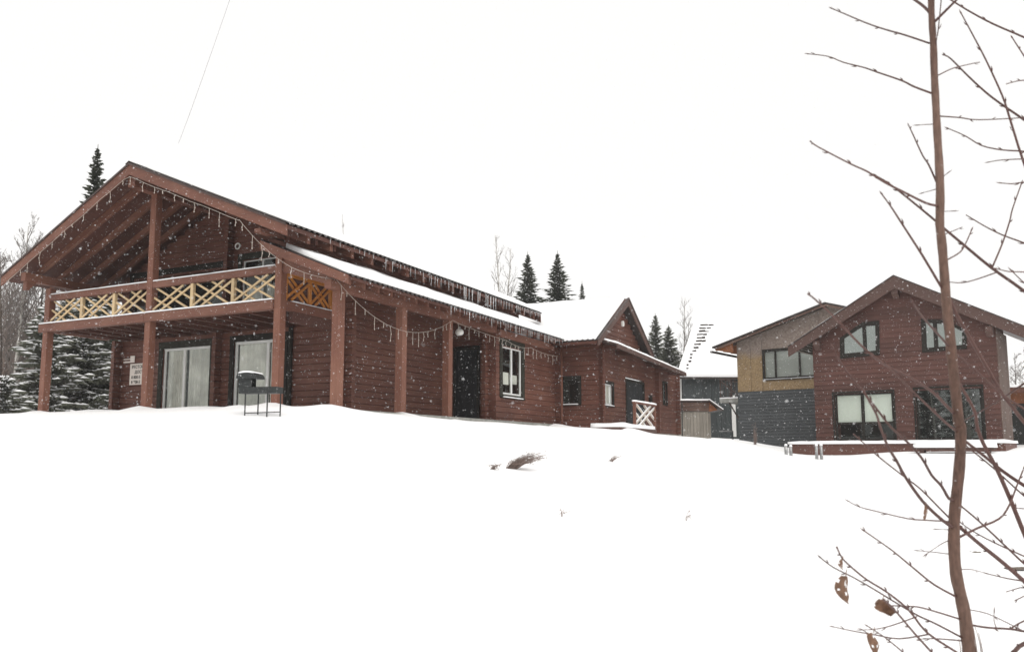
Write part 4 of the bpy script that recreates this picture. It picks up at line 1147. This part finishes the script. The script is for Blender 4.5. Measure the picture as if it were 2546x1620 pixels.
# ================================================================== trees
def conifer(name, label, base, hgt, rad, seed, snow=0, droop=.35, dens=1.0, mat='needle', group='conifers behind the lodge', lod=1.0, droop_up=.25, wmax=9):
    rr = random.Random(seed); root = tag(empty(name, base), label, 'conifer', group)
    MB().tube([(0, 0, -.3), (0, 0, hgt * .5), (0, 0, hgt)], [hgt * .014 + .03, hgt * .008 + .015, .006], 8).build('trunk', 'fir_bark', root)
    cr, sn = MB(), MB()
    N = int((60 + hgt * 16) * dens); Z = Vector((0, 0, 1))
    for i_ in range(N):
        t = ((i_ + rr.random()) / N) ** .88; z0 = hgt * (.05 + .93 * t)
        L_ = (rad * (1 - t) ** .88 * min(1, .72 + t * 4) + .06) * rr.uniform(.66, 1.12)
        a = i_ * 2.39996 + rr.gauss(0, .35); d = Vector((math.cos(a), math.sin(a), 0)); side = Vector((-d.y, d.x, 0))
        rise = droop_up * (.25 + .9 * t) - droop * (1 - t) + rr.gauss(0, .1 if wmax > 1 else .24)
        seg = max(3, int(L_ / (.24 / lod)))
        for i in range(seg):
            s0 = (i + .25 + .3 * rr.random()) / seg
            c = d * (L_ * s0) + Z * (z0 + L_ * (rise * s0 + .22 * s0 * s0)) + side * rr.gauss(0, .02)
            wd_ = min(wmax, .26 * L_ * (1.05 - s0) ** .8 + .06) * rr.uniform(.6, 1.3); ln = L_ / seg * 1.9
            for sg in (-1, 1):
                tip = c + d * (ln * rr.uniform(.7, 1.1)) + side * (sg * wd_) + Z * (rr.uniform(-.35, .1) * wd_ if wmax > 1 else rr.uniform(-.9, .25) * wd_)
                k0 = len(cr.v); cr.v += [tuple(c - d * ln * .35), tuple(c + d * ln * .3 + Z * .01), tuple(tip), tuple(c + side * (sg * wd_ * .4) - d * ln * .1 - Z * .05)]; cr.f.append((k0, k0 + 1, k0 + 2, k0 + 3))
                k0 = len(cr.v); q = c + side * sg * wd_ * rr.uniform(.1, .6) + d * ln * .2
                cr.v += [tuple(q + d * ln * .45), tuple(q - d * ln * .3), tuple(q + Vector((rr.gauss(0, .04), rr.gauss(0, .04), -.09 - .22 * wd_)))]; cr.f.append((k0, k0 + 1, k0 + 2))
                if snow and rr.random() < snow * (.35 + .6 * s0):
                    k0 = len(sn.v); h_ = Z * (.02 + .03 * rr.random()); q0, q1 = c - d * ln * .4, c + d * ln * .6 + side * sg * wd_ * .75; q2 = c + side * sg * wd_ * .6 - d * ln * .15
                    ap = (q0 + q1 + q2) / 3 + h_ * 1.9
                    sn.v += [tuple(q0 + h_ * .4), tuple(q1 + h_ * .3), tuple(q2 + h_ * .3), tuple(ap)]
                    sn.f += [(k0, k0 + 1, k0 + 3), (k0 + 1, k0 + 2, k0 + 3), (k0 + 2, k0, k0 + 3), (k0, k0 + 2, k0 + 1)]
    # leader
    cr.tube([(0, 0, hgt * .95), (0, 0, hgt * 1.0)], [.04, .008], 4)
    c = cr.build('crown', mat, root)
    if snow: tag(sn.build('branch_snow', 'snow', c), kind='stuff')
    return root
def treebase(x, ytop, d, zb=None):
    t = at(x, ytop, d); g = gz(t.x, t.y) if zb is None else zb
    return Vector((t.x, t.y, g)), t.z - g
for (x, yt, d, rpx, sd__, lab, dr) in ((244, 358, 34, 95, 1, 'tall narrow conifer rising behind the left roof slope', .25), (1312, 624, 60, 92, 2, 'dense dark conifer, left one of the pair above the wing roof', .15),
                                  (1386, 622, 60, 100, 3, 'sparser conifer, right one of the pair above the wing roof', .0), (1447, 698, 75, 42, 4, 'small conifer top right of the pair above the wing roof', .1),
                                  (1629, 778, 62, 62, 5, 'thin conifer left of the snowy steep roof', .2), (1662, 806, 58, 78, 6, 'bushy snow-dusted conifer beside the steep roof', .2)):
    b, h_ = treebase(x, yt, d); conifer('conifer', lab, b, h_, rpx * d / F_, sd__, snow=.10 if sd__ >= 5 else 0, droop=dr, dens=1.25, mat='needle' if sd__ < 5 else 'needle_dark', lod=.5)
for (x, y, d, hh, rad, sd__, lab) in ((196, 1024, 33, 5.6, 2.0, 21, 'snow-laden fir seen under the balcony'), (104, 1020, 31, 4.6, 1.75, 22, 'snow-laden fir left of the balcony posts'), (262, 1026, 38, 4.9, 1.7, 23, 'snowy fir behind the notice board corner'), (8, 1028, 29, 1.5, 1.1, 24, 'low snowy young fir at the left frame edge'), (150, 1020, 40, 6.6, 2.2, 25, 'snowy fir farther back between the balcony posts')):
    g = at(x, y, d); g.z = gz(g.x, g.y); conifer('fir_tree', lab, g, hh, rad, sd__, snow=1.2, droop=.5, dens=1.1, mat='needle_dark', group='snowy firs left of the lodge', lod=1.25, wmax=.26)
# bare trees
def bare_tree(name, label, base, hgt, spread, seed, bark='birch_bark', cat_='birch', levels=3, group='bare trees', nb=14, r0=.012, forks=1, up=.8):
    rr = random.Random(seed); root = tag(empty(name, base), label, cat_, group); cr = MB(); tk = MB()
    def branch(p, d, L_, r, lv):
        n = 5; pts = [p]; q = Vector(p); dd = Vector(d)
        for i in range(n):
            dd = (dd + Vector((rr.gauss(0, .12), rr.gauss(0, .12), rr.gauss(.05 * up, .06)))).normalized(); q = q + dd * (L_ / n); pts.append(q)
        cr.tube(pts, [r * (1 - .8 * i / n) for i in range(n + 1)], 3, cap=False)
        if lv > 0:
            for i in range(rr.randint(3, 5) if lv > 1 else rr.randint(2, 4)):
                t = rr.uniform(.25, .95); k = min(n - 1, int(t * n)); pp = pts[k].lerp(pts[k + 1], t * n - k)
                nd = (dd + Vector((rr.gauss(0, .6), rr.gauss(0, .6), rr.gauss(.1, .25)))).normalized()
                branch(pp, nd, L_ * rr.uniform(.3, .55), max(r * .55, .007), lv - 1)
    for f in range(forks):
        off = Vector((rr.gauss(0, .025), rr.gauss(0, .025), 0)) * (0 if f == 0 else 1)
        pts = []; q = Vector((0, 0, -.3)); dd = Vector((off.x, off.y, 1)).normalized(); n = 9; hh = hgt * (1 if f == 0 else rr.uniform(.7, .93))
        for i in range(n + 1):
            pts.append(Vector(q)); q = q + dd * ((hh + .3) / n); dd = (dd + Vector((rr.gauss(0, .025), rr.gauss(0, .025), .1))).normalized()
        rad = [hgt * r0 * (1 - .93 * i / n) + .006 for i in range(n + 1)]
        tk.tube(pts, rad, 7)
        for b in range(nb):
            t = .22 + .75 * (b + rr.random()) / nb; k = min(n - 1, int(t * n)); p = pts[k].lerp(pts[k + 1], t * n - k); a = rr.random() * 6.28
            d = Vector((math.cos(a), math.sin(a), up * rr.uniform(.6, 1.4))).normalized()
            branch(p, d, spread * (1.15 - t) * rr.uniform(.7, 1.15), max(rad[k] * .42, .02), levels - 1)
    tk.build('trunk', bark, root, smooth=True); cr.build('crown', 'bare_twig', root)
    return root
for (x, yt, d, spx, sd__, fk, lab) in ((1243, 576, 62, 110, 31, 2, 'bare birch above the lodge eave, left of the conifers'), (1702, 738, 66, 90, 32, 2, 'bare birch behind the steep snowy roof'), (878, 540, 80, 60, 33, 1, 'faint bare birch top above the lodge roof'),
                                   (64, 566, 34, 130, 34, 2, 'pale birch left of the balcony'), (22, 640, 30, 120, 35, 1, 'bare tree at the left frame edge'), (100, 640, 40, 120, 36, 1, 'bare tree just left of the rake end'), (-20, 560, 36, 150, 37, 1, 'bare tree cut by the left frame edge'), (40, 700, 44, 140, 38, 2, 'bare forked tree behind the pale birch')):
    b, h_ = treebase(x, yt, d); bare_tree('birch_tree' if sd__ < 35 else 'bare_tree', lab, b, h_, spx * d / F_ * (1.6 if sd__ >= 34 else 1.15), sd__, 'birch_bark' if sd__ < 35 else 'fir_bark', 'birch' if sd__ < 35 else 'tree', group='bare trees round the houses', forks=fk, nb=24 if sd__ >= 34 else 26, levels=3 if sd__ < 34 else 4, up=1.7 if sd__ < 35 else .9, r0=.012 if sd__ >= 34 else .010)
for (x, yt, d, spx, sd__, lab) in ((2522, 880, 60, 60, 41, 'bare tree beyond the orange cabin'), (2545, 868, 64, 70, 42, 'bare tree beyond the cabin at the right edge')):
    b, h_ = treebase(x, yt, d); bare_tree('bare_tree', lab, b, h_, spx * d / F_ * 1.5, sd__, 'fir_bark', 'tree', group='bare trees round the houses', nb=22, levels=4, r0=.01)
# unseen trees added left of the camera, only for the window panes to mirror
for (x, y, hh, sd__, lab) in ((-26.5, .5, 12, 53, 'unseen conifer added for window reflections, third'), (-31, -6.5, 13, 54, 'unseen conifer added for window reflections, fourth'), (-42, 4, 13, 55, 'unseen conifer added for window reflections, farthest')):
    conifer('conifer', lab, Vector((x, y, gz(x, y))), hh, 2.2, sd__, droop=.3, dens=.8, lod=.5, group='unseen trees added for window reflections')
for (x, y, hh, sd__, lab) in ((-16.5, 4.2, 9, 61, 'unseen bare tree added for window reflections, nearest'), (-21.5, 3.5, 10, 62, 'unseen bare tree added for window reflections, second'), (-24, -2, 11, 63, 'unseen bare tree added for window reflections, third'), (-29, -2, 11, 64, 'unseen bare tree added for window reflections, fourth')):
    bare_tree('bare_tree', lab, Vector((x, y, gz(x, y))), hh, 3, sd__, 'birch_bark', 'tree', group='unseen trees added for window reflections', nb=16, levels=3, r0=.012)
# far brown wood on the left: one mass of stems and twigs
rr = random.Random(77); m = MB()
for k in range(900):
    x = rr.uniform(-160, 330); d = rr.uniform(42, 80); b = at(x, 1000, d); b.z = gz(b.x, b.y); hh = rr.uniform(3, 8.5)
    m.tube([b, b + Vector((rr.gauss(0, .2), 0, hh * .5)), b + Vector((rr.gauss(0, .4), 0, hh))], [.05, .03, .01], 3, cap=False)
    for q in range(14):
        p = b + Vector((0, 0, hh * rr.uniform(.15, .95))); e = p + Vector((rr.gauss(0, .9), rr.gauss(0, .5), rr.uniform(.2, 1.1)))
        m.tube([p, e], [.024, .010], 3, cap=False)
tag(m.build('thicket', 'thicket'), 'brown mass of far bare saplings left of the lodge', 'wood', kind='stuff')

# ================================================================== saplings in the foreground
K = .3656
def T1(*q): return [(1980 + a * K, b * K) for a, b in q]
def T2(*q): return [(1980 + a * K, 540 + b * K) for a, b in q]
def T3(*q): return [(1980 + a * K, 1060 + b * K) for a, b in q]
D0 = 2.6
rt = random.Random(9)
tb = at(2425, 1640, D0)
sap = tag(empty('sapling', Vector((tb.x, tb.y, gz(tb.x, tb.y)))), 'slender reddish-brown bare sapling standing close on the right', 'sapling')
so_ = sap.location
trunk = [(2302, -1250, 2), (2306, -800, 6), (2312, -400, 10), (2316, -120, 14)] + [(1980 + a * K, b * K, w_ * K) for a, b, w_ in ((917, 0, 44), (922, 150, 44), (932, 300, 47), (938, 500, 49), (948, 700, 50), (958, 900, 52), (970, 1100, 55), (978, 1300, 57), (976, 1470, 58))] + \
        [(1980 + a * K, 540 + b * K, w_ * K) for a, b, w_ in ((976, 60, 58), (992, 200, 60), (1007, 400, 60), (1022, 600, 64), (1044, 800, 66), (1062, 1000, 66), (1085, 1200, 67), (1105, 1400, 69))] + \
        [(1980 + a * K, 1060 + b * K, w_ * K) for a, b, w_ in ((1118, 0, 70), (1114, 200, 70), (1097, 400, 71), (1076, 600, 73), (1072, 800, 74), (1086, 1000, 76), (1118, 1150, 78), (1148, 1300, 82), (1166, 1450, 84), (1180, 1540, 88))]
# smooth the trunk line
tp = [(x, y) for x, y, _ in trunk]; tw_ = [q for _, _, q in trunk]
pts, rad = [], []
for i in range(len(tp) - 1):
    for s_ in range(3):
        t = s_ / 3; p0, p1, p2, p3 = tp[max(i - 1, 0)], tp[i], tp[i + 1], tp[min(i + 2, len(tp) - 1)]
        q = [.5 * (2 * p1[c] + (p2[c] - p0[c]) * t + (2 * p0[c] - 5 * p1[c] + 4 * p2[c] - p3[c]) * t * t + (3 * p1[c] - p0[c] - 3 * p2[c] + p3[c]) * t ** 3) for c in (0, 1)]
        pts.append(at(q[0], q[1], D0) - so_); rad.append((tw_[i] * (1 - t) + tw_[i + 1] * t) / 2 * D0 / F_)
pts.append(at(*tp[-1], D0) - so_); rad.append(tw_[-1] / 2 * D0 / F_)
foot = Vector((.06, 0, -.1)); a_ = pts[-1]
for t in (.3, .65, 1): pts.append(a_.lerp(foot, t)); rad.append(rad[-1] * 1.05)
MB().tube(pts, [r * (1 + .04 * math.sin(i * 1.7)) for i, r in enumerate(rad)], 14).build('trunk', 'bark', sap, smooth=True)
def limb(parent, org, px, w0, w1, dd, d0=D0, bud=True, mat='twig'):
    """px: from the thick end to the tip; dd: how far the tip comes forward or back"""
    n = len(px); P = []
    for i, (x, y) in enumerate(px): P.append(at(x, y, d0 + dd * i / max(1, n - 1)) - org)
    sm, rd = [], []
    for i in range(n - 1):
        for s_ in range(3):
            t = s_ / 3; p0, p1, p2, p3 = P[max(i - 1, 0)], P[i], P[i + 1], P[min(i + 2, n - 1)]
            sm.append(.5 * (2 * p1 + (p2 - p0) * t + (2 * p0 - 5 * p1 + 4 * p2 - p3) * t * t + (3 * p1 - p0 - 3 * p2 + p3) * t ** 3)); rd.append((w0 + (w1 - w0) * (i + t) / (n - 1)) / 2 * d0 / F_)
    sm.append(P[-1]); rd.append(w1 / 2 * d0 / F_)
    m = MB(); m.tube(sm, rd, 7)
    if bud:
        L_ = 0
        for i in range(2, len(sm)):
            seg = (sm[i] - sm[i - 1])
            L_ += seg.length
            if L_ > .055 + rd[i] * 12:
                L_ = 0; dv = seg.normalized(); sd2 = dv.cross(Vector((0, 1, 0))).normalized() * rt.choice((-1, 1)); r = min(max(rd[i], .0012), .0026)
                e = sm[i] + sd2 * rd[i] * .8; m.tube([e, e + dv * .008 + sd2 * .0035, e + dv * .02 + sd2 * .006], [r * .6, r * .95, r * .15], 5)
        dv = (sm[-1] - sm[-2]).normalized(); r = max(rd[-1], .0013); m.tube([sm[-1] - dv * .004, sm[-1] + dv * .008, sm[-1] + dv * .022], [r, r * 1.5, r * .2], 5)
    return m.build('branch', mat, parent, smooth=True)
LB = [  # attached to the near trunk
 (T1((905, 295), (735, 238), (600, 200), (470, 155), (340, 100), (245, 60)), 5, 2.5, -.25), (T1((920, 635), (800, 590), (720, 550), (545, 490), (460, 460), (320, 425), (220, 385), (90, 368)), 5.5, 2.5, .3),
 (T1((965, 1400), (880, 1380), (720, 1300), (600, 1240), (480, 1165), (370, 1115), (150, 1000), (100, 965)), 6.5, 2.8, -.35), (T1((958, 1250), (900, 1120), (860, 1060), (800, 930), (765, 855)), 5, 3, .2),
 (T2((995, 490), (870, 280), (800, 170), (690, 0)) + T1((640, 1400), (585, 1325)), 6.5, 3, -.2), (T1((930, 845), (835, 850)), 2.5, 1.6, 0), (T1((955, 1285), (865, 1310)), 2.5, 1.6, .05), (T1((985, 1210), (1025, 1180)), 3, 1.6, 0), (T1((985, 1438), (1060, 1435)), 2.2, 1.5, 0),
 (T1((905, 85), (860, 40), (790, -10), (700, -70)), 8, 6, .1), (T1((925, 165), (1000, 90), (1090, 0), (1160, -70)), 7.5, 5, -.1), (T1((940, 400), (948, 300), (965, 200), (985, 0), (990, -60)), 3.5, 2.5, -.04),
 (T1((950, 520), (1040, 475), (1100, 455), (1210, 430), (1240, 425)), 3.5, 2, .1), (T1((965, 790), (1110, 800), (1240, 815), (1548, 800), (1700, 780)), 4, 2.5, .3),
 (T2((1005, 300), (1110, 240), (1150, 180), (1190, 90)), 4, 3, .1), (T2((1000, 120), (1110, 75)), 3, 2, .05),
 (T2((1070, 1330), (1010, 1270), (930, 1190), (780, 1090), (600, 1000), (440, 870), (270, 690), (130, 560), (85, 525)), 8, 3.2, -.5), (T2((1090, 1455), (1000, 1380), (820, 1210), (660, 1050), (520, 935)), 6, 3.5, -.3),
 (T2((1040, 880), (950, 780), (860, 680), (785, 570)), 6, 3.5, -.3), (T3((1075, 500), (1035, 485), (985, 400), (920, 330), (850, 210), (740, 90), (640, 0)) + T2((530, 1280), (460, 1190), (330, 1030), (250, 890)), 8, 3, -.45),
 (T3((1075, 690), (1000, 640), (900, 550), (830, 470), (740, 340), (680, 230), (620, 130), (570, 0)) + T2((540, 1330), (465, 1195)), 9, 4.5, -.4), (T3((1050, 630), (970, 550), (840, 420), (720, 330), (560, 205), (450, 105), (400, 60)), 5, 3, .3),
 (T2((1035, 545), (1100, 680), (1180, 820), (1290, 1010), (1400, 1200), (1470, 1290), (1548, 1390), (1700, 1560)), 8, 10, .2), (T2((1070, 920), (1130, 960), (1250, 1070), (1350, 1160), (1450, 1240), (1548, 1300), (1690, 1400)), 4, 6, .15),
 (T3((1060, 645), (880, 635), (760, 625), (545, 575), (430, 545), (360, 510)), 4, 2.5, .2), (T3((1095, 1160), (940, 1075), (820, 980), (700, 880), (630, 825), (465, 710)), 5.5, 3, -.3),
 (T3((1140, 1440), (950, 1340), (830, 1285), (700, 1210), (520, 1100), (380, 1020), (250, 955), (165, 890)), 5, 2.8, -.3), (T3((1160, 1590), (1090, 1532), (890, 1400), (760, 1240), (610, 1120), (480, 1040), (370, 950), (310, 890), (280, 830)), 6, 3.5, -.45),
 (T3((1000, 1620), (920, 1532), (800, 1400), (690, 1270), (600, 1180)), 6, 4, -.4), (T3((1120, 1310), (960, 1260), (830, 1225), (740, 1220), (640, 1215)), 4.5, 3, -.2), (T3((1140, 1455), (960, 1440), (890, 1440)), 4, 2.4, 0), (T3((900, 1410), (700, 1440), (540, 1415), (370, 1385), (255, 1360)), 4, 2.2, -.1),
 (T3((820, 1290), (650, 1350), (540, 1375), (450, 1380)), 3.5, 2, .0), (T3((840, 1640), (725, 1532), (600, 1430), (485, 1355)), 4, 2.5, -.2), (T3((1040, 700), (965, 697)), 2.5, 1.6, 0), (T3((1050, 765), (980, 800), (890, 862)), 2.8, 1.6, 0), (T3((1060, 868), (960, 855), (835, 843)), 3, 1.8, .1),
 (T3((1100, 755), (1230, 690), (1380, 625), (1450, 530), (1500, 400), (1560, 250)), 6.5, 4, .3), (T3((1100, 970), (1190, 970), (1270, 990)), 3, 1.8, .1), (T3((1180, 1345), (1300, 1365), (1460, 1375), (1548, 1390), (1680, 1400)), 5, 6.5, .2), (T3((1160, 1240), (1300, 1270), (1450, 1340), (1548, 1390)), 2.5, 3, .1), (T3((1358, 1362), (1345, 1320), (1345, 1265)), 2.5, 1.5, 0)]
for px, w0, w1, dd in LB: limb(sap, so_, px, w0, w1, dd)
# dead grass blades at the foot of the trunk
for k, q in enumerate((T3((1265, 1640), (1250, 1480), (1215, 1360)), T3((1240, 1640), (1225, 1500), (1205, 1370)), T3((1120, 1640), (1115, 1500), (1105, 1440)), T3((1275, 1640), (1265, 1520), (1240, 1400)))): limb(sap, so_, q, 3, 1.4, -.05, bud=False, mat='dry_grass')
# withered leaves still hanging
def leaf(cx_, cy_, wpx, hpx, seed, d0):
    rr = random.Random(seed); m = MB(); n, k = 9, 7
    c = at(cx_, cy_, d0) - so_; s = d0 / F_
    idx = {}
    for i in range(n + 1):
        for j in range(k + 1):
            a, b = i / n, j / k; ww = math.sin(math.pi * min(1, .08 + a * .92)) ** .7
            x = (b - .5) * wpx * s * ww; z = (.5 - a) * hpx * s; curl = (b - .5) ** 2 * wpx * s * 1.5 * (1 if seed % 2 else -1) + .25 * wpx * s * nz(a * 3, b * 3, seed)
            x += .22 * wpx * s * math.sin(a * 4 + seed); idx[i, j] = len(m.v); m.v.append((c.x + x, c.y + curl, c.z + z + .1 * hpx * s * nz(a * 4, b * 4, seed + 5)))
    for i in range(n):
        for j in range(k):
            if nz(i * .55, j * .6, seed) > .3 and 0 < i < n - 1: continue
            m.f.append((idx[i, j], idx[i + 1, j], idx[i + 1, j + 1], idx[i, j + 1]))
    m.tube([c + Vector((0, 0, hpx * s * .48)), c + Vector((.004, 0, hpx * s * .75))], .0012, 4)
    m.build('leaf', 'dry_leaf', sap, smooth=True)
leaf(1980 + 340 * K, 1060 + 1110 * K, 34, 66, 3, 2.3); leaf(1980 + 590 * K, 1060 + 1225 * K, 46, 38, 4, 2.3); leaf(1980 + 528 * K, 1060 + 1480 * K, 24, 55, 5, 2.4); leaf(1980 + 880 * K, 1060 + 590 * K, 10, 36, 7, 2.35); leaf(1980 + 312 * K, 1060 + 935 * K, 12, 26, 9, 2.2)
# second sapling, its stem just outside the frame; only its branches reach in
D1 = 2.9
sb_ = at(2740, 1700, D1)
sap2 = tag(empty('sapling', Vector((sb_.x, sb_.y, gz(sb_.x, sb_.y)))), 'second sapling whose thin branches enter from the right edge', 'sapling')
o2 = sap2.location
MB().tube([at(2640, -1200, D1) - o2, at(2652, -500, D1) - o2, at(2668, 0, D1) - o2, at(2690, 500, D1) - o2, at(2715, 1100, D1) - o2, at(2735, 1600, D1) - o2, Vector((0, 0, -.1))], [.002, .008, .013, .018, .024, .028, .032], 12).build('trunk', 'bark', sap2, smooth=True)
RB_ = [
 (T2((1990, 900), (1760, 680), (1548, 500), (1330, 345), (1130, 180), (1010, 80)) + T1((945, 1500), (800, 1380), (640, 1255), (540, 1195)), 9, 3.5), (T1((1950, 2000), (1700, 1500), (1548, 1110), (1450, 800), (1400, 650), (1290, 410), (1190, 220), (1125, 100)), 7, 2.5), (T1((1920, 1180), (1720, 950), (1548, 815), (1410, 720), (1290, 630), (1160, 510), (1050, 400), (1005, 375)), 7, 3),
 (T1((1870, 480), (1700, 330), (1548, 255), (1340, 165), (1180, 80), (1050, 0), (980, -50)), 6, 4), (T1((1880, 800), (1660, 540), (1548, 380), (1470, 260)), 5, 3), (T1((1900, 1180), (1700, 1060), (1548, 1030), (1400, 1020), (1260, 990), (1150, 925), (1035, 875)), 5, 2.3), (T1((1900, 1150), (1700, 1090), (1548, 1082), (1400, 1088), (1320, 1100)), 4, 2.2),
 (T1((1930, 1330), (1700, 1250), (1548, 1240), (1470, 1250), (1400, 1245)), 4, 2.4), (T1((1920, 580), (1720, 545), (1548, 547), (1490, 555), (1435, 570)), 4, 2.2), (T2((1330, 345), (1400, 180), (1450, 30)) + T1((1470, 1420), (1530, 1250)), 4.5, 3), (T2((1950, 420), (1720, 250), (1548, 175), (1400, 120), (1280, 60), (1180, 0)) + T1((1160, 1465),), 5, 2.4),
 (T2((1950, 480), (1720, 390), (1548, 372), (1450, 370), (1365, 350)), 4, 2.4), (T2((1940, 760), (1700, 580), (1548, 445), (1465, 365)), 4, 2.4), (T2((1360, 375), (1230, 420), (1130, 445), (1040, 440)), 3.5, 2.2),
 (T3((2000, 1650), (1800, 1200), (1650, 950), (1548, 720), (1450, 480), (1360, 280), (1270, 110), (1230, 0)) + T2((1220, 1340), (1180, 1250), (1120, 1150)), 13, 6), (T3((1960, 640), (1720, 500), (1548, 400), (1400, 300), (1290, 210), (1150, 100)), 11, 7), (T3((1960, 800), (1720, 600), (1548, 470), (1350, 290), (1155, 130)), 5, 3.5),
 (T2((1548, 1130), (1400, 1230), (1270, 1310), (1160, 1370)), 5.5, 3), (T3((2000, 1450), (1760, 1250), (1548, 1050), (1400, 920), (1250, 800), (1120, 690)), 12, 8), (T3((1960, 1250), (1700, 1060), (1548, 930), (1400, 790), (1240, 640), (1115, 535)), 6, 4), (T3((1960, 1100), (1720, 960), (1548, 880), (1350, 790), (1200, 710), (1115, 650)), 5, 2.5),
 (T3((1950, 1150), (1720, 1080), (1548, 1050), (1430, 1030), (1305, 1000)), 5, 2.5), (T3((1980, 1150), (1700, 1130), (1548, 1095), (1500, 1100), (1440, 1118)), 4, 2), (T3((1950, 1180), (1700, 1120), (1600, 1130), (1500, 1175)), 4, 2.5), (T3((1990, 1220), (1700, 1280), (1548, 1320), (1460, 1370)), 5, 3.5), (T3((1930, 560), (1700, 555), (1548, 557), (1490, 550)), 4, 2.5), (T3((1990, 1500), (1750, 1430), (1548, 1475), (1480, 1532)), 12, 9)]
for i, (px, w0, w1) in enumerate(RB_): limb(sap2, o2, px, w0, w1, rt.uniform(-.35, .35), d0=D1)

# ================================================================== falling snow
rr = random.Random(123); m = MB()
for k in range(66000):
    d = 1.1 + 14.5 * rr.random() ** .6
    x, y = rr.uniform(-120, 2666), rr.uniform(-80, 1320)
    c = at(x, y, d)
    if c.z < gz(c.x, c.y) + .05 if d > 7 and k % 4 == 0 else False: continue
    r = rr.uniform(.0010, .0022) * (1 if d > 2.5 else .8)
    a = Vector((rr.gauss(0, 1), rr.gauss(0, 1), rr.gauss(0, 1))).normalized(); b = a.cross(Vector((.3, .5, 1))).normalized(); e = a.cross(b)
    ra, rb, re = r * rr.uniform(1, 1.7), r * rr.uniform(.7, 1.1), r * rr.uniform(.6, 1)
    k0 = len(m.v)
    m.v += [tuple(c + a * ra), tuple(c - a * ra), tuple(c + b * rb), tuple(c - b * rb), tuple(c + e * re), tuple(c - e * re)]
    m.f += [(k0, k0 + 2, k0 + 4), (k0 + 2, k0 + 1, k0 + 4), (k0 + 1, k0 + 3, k0 + 4), (k0 + 3, k0, k0 + 4), (k0 + 2, k0, k0 + 5), (k0 + 1, k0 + 2, k0 + 5), (k0 + 3, k0 + 1, k0 + 5), (k0, k0 + 3, k0 + 5)]
tag(m.build('snowflakes', 'snow', smooth=True), 'white snowflakes drifting through the air', 'snowfall', kind='stuff')

# ================================================================== snow-filled air
hz = MB().box(-305, 305, -205, 335, -4, 24).build('haze', 'snow')
hm = bpy.data.materials.new('haze_air'); hm.use_nodes = True
hm.node_tree.nodes.clear()
ho = hm.node_tree.nodes.new('ShaderNodeOutputMaterial'); pv = hm.node_tree.nodes.new('ShaderNodeVolumePrincipled')
pv.inputs['Color'].default_value = (.97, .97, .97, 1); pv.inputs['Density'].default_value = .0005; pv.inputs['Anisotropy'].default_value = .2
hm.node_tree.links.new(pv.outputs[0], ho.inputs['Volume'])
hz.data.materials.clear(); hz.data.materials.append(hm)
tag(hz, 'pale air full of fine falling snow', 'haze', kind='stuff')
